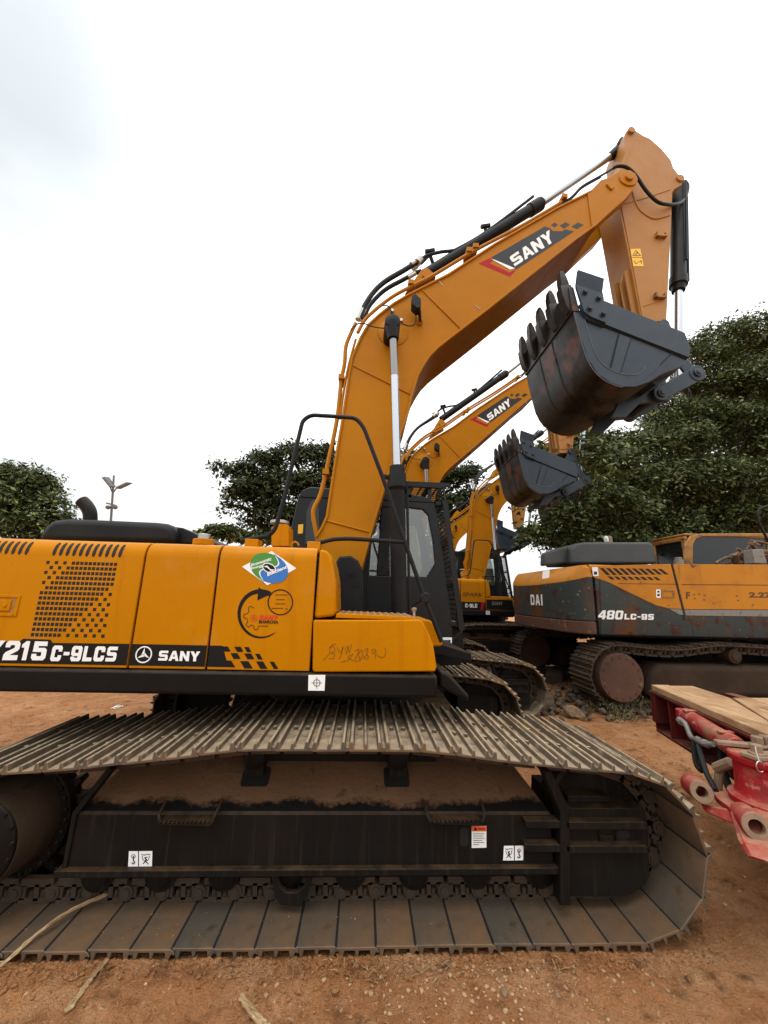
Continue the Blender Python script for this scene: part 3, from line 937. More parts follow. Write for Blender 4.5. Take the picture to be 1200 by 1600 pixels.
hl = [(-3.03,zb_),(-1.383,zb_),(-1.383,zt)]
q = [(p[0], p[2]) for p in Pd([(82,1004.5),(79,999.5),(36,998),(30,1003)])]
mb.poly([(a, Yd, b) for a, b in hl+q+[(-3.03, q[-1][1])]])
mb.mi = 1
block_text(mb, '215', bil_px((4,1031.5),(71,1031.8),(75,1002.5),(10,1001), Yw), .10, .03)
block_text(mb, 'SY', bil_px((-50,1031),(-3,1031.5),(8,1001),(-42,999.5), Yw), .10, .03)
block_text(mb, 'C-9LCS', bil_px((78.5,1033),(181.5,1033.5),(184,1010.5),(82,1008.5), Yw), .16, .02)
mb.build('model_decal', [M['ink'], M['white']], doors[0], smooth=0, recalc=False)
mb = MB(); mb.mi = 0
mb.poly([(-1.369,Yd,zb_),(-.929,Yd,zb_),(-.929,Yd,zt),(-1.369,Yd,zt)])
mb.mi = 1
c = at(224.5, 1022.8, Yw)
emblem(mb, c.x, c.z, .048, Yw)
block_text(mb, 'SANY', bil_px((247,1032),(311.5,1033.5),(313,1018),(249,1016.5), Yw), .09)
mb.build('maker_decal', [M['ink'], M['white']], doors[1], smooth=0, recalc=False)
mb = MB(); mb.mi = 0
e = Pd([(346.5,1020),(354,1032),(361,1032),(367.5,1044.3)])
mb.poly([(-.915,Yd,zb_),(e[3][0],Yd,zb_),(e[2][0],Yd,e[2][2]),(e[1][0],Yd,e[1][2]),(e[0][0],Yd,zt),(-.915,Yd,zt)])
def para(u, v, w, h, l):
    mb.poly(Pd([(u,v),(u+w,v),(u+w+l,v+h),(u+l,v+h)]))
for u, v, w in ((346,1010,10),(366,1010.5,10),(381.5,1011,7)):
    para(u, v, w, 8, 4.5)
for u, v, w in ((360,1020.5,11),(381.5,1021,11),(398.5,1021.5,7)):
    para(u, v, w, 9, 5)
for u, v, w in ((375,1033,13),(400,1033.5,11),(421,1033.8,7)):
    para(u, v, w, 11.5, 7)
mb.build('checker_decal', M['ink'], doors[2], smooth=0, recalc=False)
# economy diamond
mb = MB()
mb.mi = 0
mb.poly(Pd([(378,885.5),(424.5,861),(463,888),(418,914.5)]))
mb.mi = 1
C0 = (420.5, 887.5)
def place(pts, y):
    t = rad(24)
    return Pd([(C0[0]+x*math.cos(t)-z*math.sin(t), C0[1]+x*math.sin(t)+z*math.cos(t)) for x, z in pts], y)
RX, RZ = 31, 22
def half(a0, a1, off, tip):
    pts = [(RX*math.cos(a0+(a1-a0)*i/20), RZ*math.sin(a0+(a1-a0)*i/20)) for i in range(21)]
    pts[-1] = (pts[-1][0]+tip[0], pts[-1][1]+tip[1])
    for i in range(1, 20):
        s = i/20
        z0 = RZ*math.sin(a1); z1 = RZ*math.sin(a0)
        pts.append((off-11*math.sin(2*math.pi*s)*(1 if z0 > 0 else -1), z0+(z1-z0)*s))
    return pts
mb.mi = 1
mb.poly(place(half(rad(-90), rad(-270), -1.2, (4, 3)), Yd-.0012))
mb.mi = 2
mb.poly(place(half(rad(90), rad(-90), 1.2, (-4, -3)), Yd-.0014))
mb.mi = 0
mb.poly(place([(11.5*math.cos(i*.3142), 7.4*math.sin(i*.3142)) for i in range(20)], Yd-.0018))
mb.mi = 3
mb.poly(place([(10*math.cos(i*.3142), 6.0*math.sin(i*.3142)) for i in range(20)], Yd-.0022))
mb.mi = 0
mb.poly(place([(-10,1.5),(-4,-2.2),(3,1),(10,-2),(4,3),(-3,.6)], Yd-.0026))
mb.mi = 0
put_text(mb, 'Economic', bil_px((391.5,885.5),(424,875.5),(424,870),(393,880.5), Yw-.001), .03)
put_text(mb, 'Energy', bil_px((393,891),(411,886),(411,881),(392,886.5), Yw-.001), .03)
put_text(mb, 'Efficient', bil_px((418,900.5),(448.5,888),(448.5,882.5),(417.5,894.5), Yw-.002), .035)
mb.build('economy_decal', [M['white'], M['green'], M['blue'], M['ink']], doors[2], smooth=0, recalc=False)
# service decal: sweeping arrow, gear outline, contact ring (its square code is left out)
mb = MB(); mb.mi = 0
cx, cv = 407, 959
o_, i_ = [], []
for k in range(33):
    t = k/32
    a = rad(-62+(-330+62+18)*t)      # from near the arrow head anticlockwise to the thin tail
    w = 6.5*(1-t)**.55*(1.0 if t > .04 else 1)+.35
    R_ = 36
    o_.append((cx+R_*math.cos(a), cv+R_*1.07*math.sin(a)))
    i_.append((cx+(R_-w)*math.cos(a), cv+(R_-w)*1.07*math.sin(a)))
for k in range(32):
    mb.poly(Pd([o_[k], o_[k+1], i_[k+1], i_[k]]))
mb.poly(Pd([(404,917.5),(421,929),(402,938)], Yd-.0008))
for k in range(30):
    a0, a1 = 2*math.pi*k/30, 2*math.pi*(k+1)/30
    mb.poly(Pd([(438+r*math.cos(a), 941+r*1.02*math.sin(a)) for r, a in ((20,a0),(20,a1),(18.3,a1),(18.3,a0))], Yd-.0008))
gear = [(397,950),(391,947),(388,950),(389,955),(386,959),(381,960),(381,965),(386,967),(387,972),(384,976),(388,980),(393,976),(396,978),(398,984),(402,984),(404,978),(419,978.5)]
for a, b in zip(gear, gear[1:]):
    d = Vector((b[0]-a[0], b[1]-a[1])); n = Vector((-d.y, d.x)).normalized()*.45
    mb.poly(Pd([(a[0]+n.x,a[1]+n.y),(b[0]+n.x,b[1]+n.y),(b[0]-n.x,b[1]-n.y),(a[0]-n.x,a[1]-n.y)], Yd-.0006))
for u0, u1, v in ((430,449,929),(431,445,936.5),(430,446,943),(424,442,950),(445,450,951)):
    mb.poly(Pd([(u0,v),(u1,v),(u1,v+.9),(u0,v+.9)], Yd-.0006))
put_text(mb, 'BHAROSA', bil_px((404.5,974),(435,974.5),(435,969.5),(404.5,969), Yw), .03)
mb.mi = 1
block_text(mb, 'SANY', bil_px((405,967.5),(433.5,968.5),(435,961.5),(406,961), Yw), .10)
c = at(396.5, 965.5, Yw)
emblem(mb, c.x, c.z, .021, Yw)
mb.build('service_decal', [M['ink'], M['brightred']], doors[2], smooth=0, recalc=False)

# ---- front tool box, tread plate, cheek
mb = MB()
mb.prism(xz([(489.5,969),(655,968.5),(661,972),(670,990),(677,1008),(682.5,1042),(680,1049.5),(491,1050.5),(488,1047)], 2.47), 2.47, 3.0)
tb = mb.build('tool_box', M['yellow'], exc, bevel=.012, seg=3)
mb = MB()
def stroke(pts):
    mb.tube([at(450+u/3.2, 600+v/3.2, 2.4685) for u, v in pts], .0011, 4, smooth=3)
stroke([(240,1298),(215,1310),(205,1350),(175,1380)])
stroke([(205,1320),(225,1310),(235,1335),(212,1345),(235,1350),(225,1372),(205,1370)])
stroke([(245,1315),(262,1345),(275,1310),(268,1350),(255,1375)])
stroke([(285,1310),(292,1350),(300,1305),(305,1345),(318,1300)])
stroke([(262,1390),(300,1380),(325,1350),(300,1365),(330,1385)])
stroke([(335,1335),(355,1325),(345,1355),(335,1385),(360,1380),(352,1352),(368,1330),(375,1350),(362,1380)])
stroke([(380,1335),(400,1320),(392,1352),(378,1370),(402,1372),(395,1350)])
stroke([(440,1325),(420,1330),(425,1350),(440,1330),(435,1375)])
stroke([(486,1318),(488,1350),(470,1368),(445,1355)])
NEAR_ONLY.add(mb.build('handwriting', M['pen'], tb).name)
mb = MB()
pl = xz([(525.5,958.5),(648,964),(648,969),(524.5,965.5)], 2.50)
mb.prism(pl, 2.50, 2.97)
mb.mi = 1
for i in range(11):
    for j in range(5):
        p = at(531+11*i, 959.6+.45*i, 2.50)
        y = 2.53+.09*j
        mb.lathe((p.x, y, p.z-.004), (0, 0, 1), [(0,.016),(.012,.012),(.013,.008)], 8)
mb.build('tread_plate', [M['yellow'], M['dustysteel']], exc, bevel=.003)
mb = MB()
mb.prism(xz([(645,966),(671,968.5),(676,974),(691,1003),(688,1009),(660,1009)], 2.78), 2.74, 3.25)
mb.build('front_cheek', M['yellow'], exc, bevel=.012)

# ---- handrail
mb = MB()
R_ = lambda pts, Y=2.68: [at(u, v, Y) for u, v in pts]
main = R_([(376,845),(397,841),(419,838),(430,827),(444,779),(457,724),(473,657),(486,648.5),(521,650.5),(556,653),(568,667),(598,746),(632,846),(640,868),(663,934),(676,966),(690,1003)])
mb.tube(fillet(main, .05), .0155, 10)
mb.tube(fillet(R_([(478,851),(500,848),(520,842.5),(545,841.5),(631,847)]), .05), .0155, 10)
p = at(664, 934, 2.68)
mb.lathe(p+Vector((-.0,-.03,0)), (0, 1, 0), [(0,.03),(.01,.036),(.05,.036),(.06,.03)], 14)
mb.tube([p, at(646, 945, 2.75)], .011, 8)
hr = mb.build('handrail', M['plastic'], exc)
for u, v in ((395,851), (491,855)):
    p = at(u, v, 2.70)
    mb = MB(); mb.box(p.x-.045, p.x+.045, 2.66, 2.78, 1.960, p.z+.035)
    mb.build('rail_bracket', M['yellow'], exc, bevel=.004)
mb = MB()
p = at(647, 966, 2.6)
mb.tube([at(647,975,2.6), at(647,953,2.6)], .009, 8)
mb.lathe(at(647,953,2.6), (0,0,1), [(-.01,.012),(0,.018),(.012,.018),(.016,.01)], 10)
mb.build('hinge_pin', M['steel'], exc)
# yellow filler post behind the rail, fuel cap and loop
mb = MB()
mb.prism(xz([(424,853),(424,825),(430,819),(448,819),(451,822),(451,853)], 3.0), 3.0, 3.2)
mb.tube([at(455,853,2.9), at(457,848.5,2.9), at(461,846.5,2.9), at(465,848.5,2.9), at(467,853,2.9)], .008, 8)
mb.build('filler_post', M['yellow'], exc, bevel=.01)
mb = MB()
p = at(437, 819, 3.1)
mb.cyl(p, p+Vector((0,0,.025)), .075, seg=20)
mb.build('post_cap', M['steel'], exc, bevel=.004)
mb = MB()
p = at(318, 848, 2.72)
mb.mi = 1; mb.cyl(p+Vector((0,0,-.02)), p+Vector((0,0,.022)), .07, seg=20)
mb.mi = 0; mb.cyl(p+Vector((0,0,.022)), p+Vector((0,0,.06)), .042, seg=20)
mb.build('fuel_cap', [M['steel'], M['yellow']], exc, bevel=.004)

# ---- engine cover and exhaust
mb = MB()
q = xz([(58,846),(60,834),(70,820),(82,812),(104,809.5),(150,811),(240,815),(258,817),(268,822),(272,830),(272,850)], 2.85)
mb.prism(q, 2.85, 4.45)
mb.build('engine_cover', M['plastic'], exc, bevel=.05, seg=4)
mb = MB()
mb.prism(xz([(262,848),(264,822),(285,824.5),(300,831),(316,840),(333,847),(333,850)], 2.95), 2.95, 3.9)
mb.build('intake_duct', M['plastic'], exc, bevel=.03, seg=3)
mb = MB()
mb.tube([at(u, v, 3.6) for u, v in ((141,822),(141,806),(139,797),(134,789),(128,783))], .057, 14, smooth=4)
mb.build('exhaust_pipe', M['black'], exc)

# ---- boom
Yb = 3.5
TOPE = [(492,838),(502,822),(509,806),(522,720),(533,655),(544,583),(549,557),(562,526),(574,506),(592,489.5),(615,472),(637,459),(700,427),(772,380),(871,323),(923.5,297)]
BOTE = [(566,887),(576,851),(583,825),(600,769),(626,681),(640,640),(645,616),(654,587),(664,569),(673,556),(686,543),(700,532),(769,479),(901,374),(933,351)]
top, bot = xz(TOPE, Yb), xz(BOTE, Yb)
mb = MB()
foot = xz([(552,905),(530,908),(512,890),(497,862)], Yb)
mb.prism(top+bot[::-1]+foot, 3.515, mir(3.515))
def flange(edge, th):
    e = [Vector(p) for p in edge]
    inner = []
    for i, p in enumerate(e):
        t = (e[min(i+1, len(e)-1)]-e[max(i-1, 0)]).normalized()
        inner.append(p+Vector((t.y, -t.x))*th)
    rows = []
    for a, b in zip(e, inner):
        rows.append([(a.x,3.495,a.y),(a.x,mir(3.495),a.y),(b.x,mir(3.495),b.y),(b.x,3.495,b.y)])
    mb.grid_loft(rows, True)
flange(top, .022); flange(bot, -.022)
for (a, b) in (((552,571),(643,617)), ((659.5,453),(719,513)), ((509,813),(579,832))):
    p, q2 = at(*a, 3.511), at(*b, 3.511)
    mb.tube([p, q2], .009, 6)
mb.lathe(at(614, 520, 3.515), (0, -1, 0), [(-.02,.16),(.008,.16),(.010,.155)], 32)
# ears for the arm cylinder, on the boom's back
ear = xz([(632,464),(650,437),(659,425),(667,424),(675,431),(680,438)], YC-.12)
mb.prism(ear, YC-.17, YC-.10); mb.prism(ear, YC+.10, YC+.17)
p = at(665, 431, YC-.17); mb.cyl(p+Vector((0,-.02,0)), p+Vector((0,.40,0)), .04, seg=16)
boom = mb.build('boom', M['boomyellow'], exc, bevel=.006, seg=2, smooth=30)
fork = [(918,300),(923.5,297),(939,281),(952,277),(966,268),(975,265.5),(985,265.5),(993,271),(996.5,279),(995,287),(991,294),(978,310),(952,333),(933,351),(925,355)]
fk = xz(fork, Yb)
mb = MB()
mb.prism(fk, 3.50, 3.635); mb.prism(fk, mir(3.635), mir(3.50))
p = at(982, 278.5, 3.49)
mb.cyl(p+Vector((0,-.005,0)), p+Vector((0,.02,0)), .112, seg=28)
mb.cyl(p+Vector((0,-.03,0)), p+Vector((0,.75,0)), .048, seg=20)
mb.tube([at(948,287,3.49), at(955,296,3.49)], .012, 6); mb.tube([at(955,296,3.49), at(959,291,3.49)], .012, 6)
mb.build('boom_fork', M['boomyellow'], boom, bevel=.007, seg=2)
# maker's mark on the boom
Yl, Yl2 = 3.5135, 3.512
mb = MB()
A = lambda pts, y=Yl: [tuple(at(u, v, y)) for u, v in pts]
mb.mi = 0
mb.poly(A([(767,402.5),(851,354),(859,356),(864,361),(879,361),(882,358),(897,361.5),(806,421.5)]))
for q in ([(861,352),(866,347.5),(872,351),(866.5,355)], [(875,352),(884,347),(890.5,351),(882,356.5),(879,356)], [(893,354),(903,347.5),(912,351.5),(901.5,358)]):
    mb.poly(A(q))
mb.mi = 2
mb.poly(A([(748,411.5),(765,403.5),(771,406),(764.5,411),(796,425.5),(807,420.5),(797,432)], Yl-.0006))
mb.mi = 1
mb.poly(A([(768.5,405.2),(772.5,405.7),(805,419.2),(797,421)], Yl2))
block_text(mb, 'SANY', bil_px((804.5,416),(867,376.5),(858.5,359),(795,402), Yl2), .09)
boom_mark = mb.build('boom_decal', [M['vinylgrey'], M['white'], M['red']], boom, smooth=0, recalc=False)
mb = MB()
for q in (((685.5,438.5),(691.5,446.5),.004), ((742,477),(750,484),.003)):
    mb.tube([at(*q[0], 3.512), at(*q[1], 3.512)], q[2], 5)
mb.build('paint_chip', M['steel'], boom)
# pipes and hoses on the boom
mb = MB()
def pipe(pts, Y, r, sm=4):
    mb.tube([at(u, v, Y) for u, v in pts], r, 8, smooth=sm)
for dy, du in ((0, 0), (.10, 1)):
    pipe([(497,846),(492,822),(489.5,806),(491,793),(502,769),(517.5,701),(527,652),(533,597),(538.5,567),(540.5,541),(549,519),(556,505)], 3.56+dy, .021)
    pipe([(559,520),(570,500),(590,481),(615,462.5),(639,449.5),(677,430),(739,393),(808,356.5),(850,332.5),(877,316)], 3.555+dy, .020)
pipe([(531,655),(537,612),(545,570),(556,530)], 3.54, .013)
for u, v in ((510,740),(534,594),(641,448),(731,398),(741,392),(878,315)):
    p = at(u, v, 3.6)
    mb.box(p.x-.03, p.x+.03, 3.52, 3.70, p.z-.028, p.z+.024)
mb.build('hydraulic_pipe', M['boomyellow'], boom)
mb = MB()
pipe([(877,316),(889,311),(898,303),(910,291),(940,274),(958,263)], 3.56, .014)
pipe([(877,318),(889,313),(898,305),(910,293),(938,277)], 3.68, .014)
mb.build('steel_pipe', M['rubber'], boom)
mb = MB()
pipe([(563,497),(570,477),(585,455),(603,439),(630,423),(651,410)], 3.72, .030)
pipe([(568,499),(576,480),(590,463),(606,450),(632,436),(648,427),(658,424)], 3.92, .027)
pipe([(655,407),(668,399),(690,393.5),(705,392),(716,388),(760,362),(833,307)], 3.80, .020)
pipe([(658,412),(672,398)], 3.90, .018, 0)
for u, v in ((671,396), (758,357)):
    a, b = at(u, v, 3.80), at(u+6, v+17, 3.845)
    mb.tube([a, b], .022, 6); mb.tube([a+Vector((-.05,.0,.02)), a+Vector((.06,0,.05))], .03, 6)
pipe([(548,516),(556,508),(566,505),(585,511),(602,513)], 3.46, .006)
pipe([(627,505),(637,509),(646,508),(650,500),(649,488)], 3.45, .006)
pipe([(597,478),(606,478),(612,487),(617,496)], 3.47, .006)
mb.build('hydraulic_hose', M['rubber'], boom)
mb = MB()
for a, b, r, Y in (((559,500),(566,483),.034,3.72), ((642,414),(653,407),.036,3.72), ((651,411),(656,404),.050,3.72), ((564,501),(571,485),.03,3.92), ((637,434),(649,427),.028,3.92), ((645,420),(651,415),.036,3.95)):
    mb = MB(); mb.cyl(at(*a, Y), at(*b, Y), r, seg=10)
    mb.build('hose_fitting', M['steel'], boom, bevel=.004)
for u, v in ((613,484), (627,499)):
    mb = MB(); p = at(u, v, 3.48); mb.cyl(p, p+Vector((0,.04,0)), .02, seg=8)
    mb.build('wire_clip', M['steel'], boom, bevel=.004)
mb = MB()
a = at(650, 476, 3.40)
mb.prism(xz([(643,467),(648,464),(657,472),(656.5,486),(650,487),(643,480)], 3.38), 3.33, 3.44)
mb.tube([at(656,484,3.42), at(656.5,503,3.48)], .015, 6)
lamp = mb.build('work_lamp', M['plastic'], boom, bevel=.008)
mb = MB(); mb.tube([at(656,484,3.44), at(655.5,503,3.49)], .017, 6); mb.cyl(at(656,503,3.48), at(656,503,3.52), .03, seg=10)
mb.build('lamp_bracket', M['boomyellow'], boom)

# ---- boom cylinders
for sg in (1, -1):
    W = (lambda y: y) if sg == 1 else mir
    f3 = lambda u, v, Y=3.27: Vector((at(u, v, 3.27).x, W(Y), at(u, v, 3.27).z))
    mb = MB()
    tp, b0, b1 = f3(620.5, 735), f3(620.5, 735), f3(625, 1012)
    d = (b1-b0).normalized()
    L = (b1-b0).length
    mb.lathe(b0-d*.035, d, [(0,.058),(0.0,.068),(.07,.07),(.075,.078),(.17,.08),(.175,.086),(.20,.086),(.22,.070),(.235,.066),(L,.066)], 28)
    mb.tube([b0+d*.08+Vector((0,0,0)), b0+d*.08+Vector((-.14,0,.02))], .022, 6)
    mb.tube([b0+d*.10+Vector((.085,0,0)), b0+d*.3+Vector((.085,0,0)), b0+d*(L-.1)+Vector((.085,0,0))], .012, 6)
    cy = mb.build('boom_cylinder', M['plastic'], exc, smooth=30)
    e = f3(613, 507, 3.21)
    mb = MB()
    mb.lathe(e, (0, sg, 0), [(-.012,.02),(-.010,.040),(-.004,.042),(0,.068),(.006,.074),(.10,.078),(.30,.078)], 24)
    r0 = f3(614.2, 530)
    mb.cyl(f3(613,507), r0, .078, .055, seg=20)
    mb.build('rod_eye', M['plastic'], cy)
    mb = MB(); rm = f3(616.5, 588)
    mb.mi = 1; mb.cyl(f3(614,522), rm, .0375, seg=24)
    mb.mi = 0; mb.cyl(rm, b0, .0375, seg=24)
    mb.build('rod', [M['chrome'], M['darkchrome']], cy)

# ---- arm cylinder
a, b = at(667, 428, YC), at(847, 317, YC)
c = at(985, 207, 3.655); c.y = YC
d = (b-a).normalized(); L = (b-a).length
mb = MB()
mb.lathe(a-d*.03, d, [(0,.03),(.02,.068),(L-.2,.070),(L-.19,.082),(L-.02,.084),(L,.082),(L+.03,.06)], 24)
ac = mb.build('arm_cylinder', M['plastic'], exc, smooth=30)
mb = MB(); mb.cyl(b, c-(c-b).normalized()*.08, .047, seg=20); mb.build('rod', M['chrome'], ac)
mb = MB(); d2 = (c-b).normalized(); mb.cyl(c+Vector((0,-.09,0)), c+Vector((0,.09,0)), .085, seg=22); mb.cyl(c-d2*.25, c, .05, .08, seg=16)
mb.build('rod_eye', M['plastic'], ac)

# ---- arm
Ya = 3.655
ARM = [(978,238),(975,216),(978,206.5),(983,202.5),(992,203.5),(1005,212),(1016,217),(1034,233),(1048,250),(1052,262),(1063,277),(1066,288),(1054,295),(1050.5,300),(1048.5,353),(1041,505),(1038,513),(1005,513),(998,480),(980,387),(967,322),(963,300),(970,260)]
mb = MB()
mb.prism(xz(ARM, Ya), Ya, mir(Ya))
face = [(1000,214),(1006,215),(1015,219),(1032,236),(1046,253),(1050,264),(1048.5,300),(1046.5,353),(1039.5,503),(1004,503),(983,388),(970,324),(967,300),(976,262),(985,238),(992,222)]
mb.prism(xz(face, Ya), Ya-.010, Ya+.01); mb.prism(xz(face, Ya), mir(Ya)-.01, mir(Ya)+.010)
Yf = Ya-.012
def bead(pts, r=.007):
    mb.tube([at(u, v, Yf) for u, v in pts], r, 6, smooth=3)
bead([(988,298),(992,313),(998,326),(1009,336),(1024,342),(1047,336)], .012)
mb.tube([at(968,321,Yf), at(1012,308,Yf), at(1048,296,Yf)], .006, 6)
mb.tube([at(1004,479,Yf), at(1038,468,Yf)], .004, 6)
for i, y in enumerate((3.70, 3.79, 3.90)):       # stiffeners on the underside near the tip
    q = [at(u, v, Ya) for u, v in ((985.5,415),(997,478),(1002,500))]
    mb.prism([(q[0].x,q[0].z),(q[0].x-.05,q[0].z-.05-.1*(i % 2)),(q[2].x-.05,q[2].z),(q[2].x,q[2].z)], y, y+.02)
p = at(985, 206, Ya); mb.cyl(p+Vector((0,-.03,0)), p+Vector((0,.42,0)), .045, seg=16)
p = at(1058, 285, Ya+.04); mb.cyl(p+Vector((0,-.06,0)), p+Vector((0,.02,0)), .05, seg=16)
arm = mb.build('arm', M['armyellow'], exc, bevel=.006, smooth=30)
mb = MB()
for u, v in ((1032,368), (1030,463)):
    p = at(u, v, Ya-.02)
    mb.box(p.x-.07, p.x+.06, Ya-.05, Ya-.008, p.z-.035, p.z-.01)
    for s in (-.06, .045):
        mb.box(p.x+s, p.x+s+.018, Ya-.055, Ya-.008, p.z-.035, p.z+.03)
mb.build('hose_bracket', M['rustyyellow'], arm, bevel=.003)
mb = MB(); Ys = Ya-.0125
mb.mi = 0; mb.poly([at(u, v, Ys) for u, v in ((985,389),(1000.5,388.5),(1003,402),(987,402))]); mb.poly([at(u, v, Ys) for u, v in ((987.3,403),(1003.2,403),(1006,416),(989.5,416))])
mb.mi = 1
for a, b in (((988.5,399.5),(993.7,391)), ((993.7,391),(1001,399.5)), ((1001,399.5),(988.5,399.5)), ((991.5,397.5),(997,395)), ((994,398.5),(995.5,394)), ((991,407),(993,412)), ((993,412),(996,411)), ((996,409.5),(1000,409)), ((1001,406),(1002.5,412.5)), ((1000.5,408.5),(1003.5,408))):
    dd = Vector((b[0]-a[0], b[1]-a[1])); n = Vector((-dd.y, dd.x)).normalized()*.45
    mb.poly([at(u, v, Ys-.001) for u, v in ((a[0]+n.x,a[1]+n.y),(b[0]+n.x,b[1]+n.y),(b[0]-n.x,b[1]-n.y),(a[0]-n.x,a[1]-n.y))])
mb.build('warning_sticker', [M['signyellow'], M['ink']], arm, smooth=0, recalc=False)
mb = MB()
mb.tube([at(u, v, y) for u, v, y in ((958,263,3.56),(966,259.5,3.53),(980,262,3.52),(994,275,3.54),(1009,297,3.56),(1027,315,3.57),(1045,319.5,3.60),(1063,317,3.70),(1072,306,3.8),(1075,292,3.82),(1071,284.5,3.82),(1066,289,3.83))], .019, 9, smooth=5)
mb.build('hydraulic_hose', M['rubber'], arm)

# ---- bucket cylinder and linkage
P1 = at(1085, 586, 3.62); P2 = at(1029, 617.5, 3.62)
a, b = at(1058.5, 288, YC), at(1060, 452, YC)
pin = Vector((P1.x, YC, P1.z))
d = (b-a).normalized(); L = (b-a).length
mb = MB()
mb.lathe(a-d*.02, d, [(0,.03),(.02,.078),(L-.16,.084),(L-.15,.096),(L-.03,.098),(L-.02,.08),(L,.076),(L+.05,.07)], 24)
mb.tube([a+Vector((.09,-.03,-.05)), a+d*.3+Vector((.1,-.03,0)), a+d*(L-.1)+Vector((.1,-.03,0))], .016, 8)
mb.tube([a+Vector((.03,-.09,-.05)), a+d*.3+Vector((.03,-.095,0)), a+d*(L-.35)+Vector((.03,-.095,0))], .013, 8)
bc = mb.build('bucket_cylinder', M['plastic'], exc, smooth=30)
mb = MB(); mb.cyl(b, pin, .047, seg=20); mb.build('rod', M['chrome'], bc)
def linkbar(p, q, y0, y1, w0, w1, boss):
    d = Vector((q.x-p.x, q.z-p.z)).normalized(); n = Vector((-d.y, d.x))
    mb.prism([(p.x+n.x*w0, p.z+n.y*w0), (q.x+n.x*w1, q.z+n.y*w1), (q.x-n.x*w1, q.z-n.y*w1), (p.x-n.x*w0, p.z-n.y*w0)], y0, y1)
    for c, w in ((p, w0), (q, w1)):
        mb.cyl((c.x, y0-boss, c.z), (c.x, y1+boss, c.z), w*1.12, seg=22)
mb = MB()
armpin = at(1046, 545, Ya)
for W in ((lambda y: y), mir):
    y0, y1 = sorted((W(3.585), W(3.63)))
    linkbar(P1, P2, y0, y1, .082, .075, .008)
    y0, y1 = sorted((W(3.625), W(3.65)))
    linkbar(armpin, P1, y0, y1, .06, .075, .004)
for c in (P1, P2):
    mb.cyl((c.x, 3.56, c.z), (c.x, mir(3.56), c.z), .048, seg=18)
    mb.cyl((c.x, 3.55, c.z), (c.x, 3.565, c.z), .026, seg=12)
mb.build('bucket_link', M['bucket'], exc, bevel=.005)

# ---- bucket
YN, YF = 3.25, 4.40
side = xz([(897,488),(906.5,525.5),(917.5,561),(934,586),(945,594.5),(956,600),(972.5,605),(992,605),(1014,597),(1036,583),(1051,578),(1070,570),(1075,555),(1076,546),(1067,523),(939.5,472)], YN)
# wrapper plate
LIP = [(893,468),(896.5,488)]
wr = [(p[0], p[1]) for p in xz([(894,470),(897,488),(901,507),(906.5,525.5),(912,544),(917.5,561),(925,575),(934,586),(945,594.5),(956,600),(972.5,605),(992,605),(1014,597),(1036,583),(1051,578),(1066,572)], YN)]
wv = [Vector(p) for p in wr]
rows = []
for i, p in enumerate(wv):
    t = (wv[min(i+1, len(wv)-1)]-wv[max(i-1, 0)]).normalized()
    n = Vector((-t.y, t.x))          # inwards
    o = p-n*.004; q = p+n*.03
    rows.append([(o.x,YN+.002,o.y),(o.x,YF-.002,o.y),(q.x,YF-.002,q.y),(q.x,YN+.002,q.y)])
mb = MB(); mb.grid_loft(rows, True)
for k in range(2):                    # wear strips' edges: two weld seams round the floor
    y = YN+(YF-YN)*(.40+.27*k)
    mb.tube([(p.x-.004, y, p.y-.002) for p in wv[1:9]], .009, 6)
bucket = mb.build('bucket', M['bucketfloor'], exc, smooth=40)
ring_o = xz([(897,488),(906.5,525.5),(917.5,561),(934,586),(956,600),(972.5,605),(992,605),(1014,597),(1036,583)], YN)
ring_i = xz([(914,500),(921,525),(929,549),(941,568),(957,578.5),(972,584),(990,585.5),(1003,581),(1026,562)], YN)
strip = xz([(903,478),(939.5,471),(1067.4,522),(1076,546),(1074,560.5),(943,509),(914,500)], YN)
pan = xz([(968,522),(985,529.5),(969.5,584),(954,577.5)], YN)
for Yp, sg in ((YN, 1), (YF, -1)):
    mb = MB()
    mb.prism(side, Yp, Yp+sg*.03)
    mb.prism(ring_o+ring_i[::-1], Yp-sg*.010, Yp+sg*.004)
    mb.prism(strip, Yp-sg*.022, Yp+sg*.005)
    mb.prism(pan, Yp-sg*.006, Yp+sg*.005)
    mb.build('side_plate', M['bucket'], bucket, bevel=.003)
mb = MB()
def bline(pts, r, y=YN-.004, sm=0):
    mb.tube([at(u, v, y) for u, v in pts], r, 5, smooth=sm)
mb.mi = 0
bline([(914,502),(921,526),(929,549.5),(941,568.5),(957,579),(972,584.5),(990,586),(1001,582),(1008,573)], .0055, YN-.010, 3)
bline([(896.8,488),(906.3,525.5),(917.3,561),(934,586),(956,600.3),(972.5,605)], .006, YN-.008, 3)
mb.mi = 1
for q in (((967,522),(953,578)), ((986,529),(969,585)), ((1051,551),(1036,565)), ((1036,565),(1020,583)), ((1020,583),(1004,595))):
    bline(q, .005, YN-.0062)
bline([(944,510),(1006,533),(1073,561)], .007, YN-.006)
bline([(917,500),(943,510)], .009, YN-.012)
mb.build('weld_seam', [M['weld'], M['dark']], bucket)
l0, l1 = at(888, 449, YN), at(897, 487, YN)
mb = MB()
mb.prism([(l0.x,l0.z),(l0.x+.05,l0.z),(l1.x+.055,l1.z),(l1.x-.022,l1.z)], YN-.01, YF+.01)
nt_ = 5
lip = mb.build('lip_plate', M['bucketfloor'], bucket, bevel=.005)
tdir = Vector((l0.x-l1.x, l0.z-l1.z)).normalized()
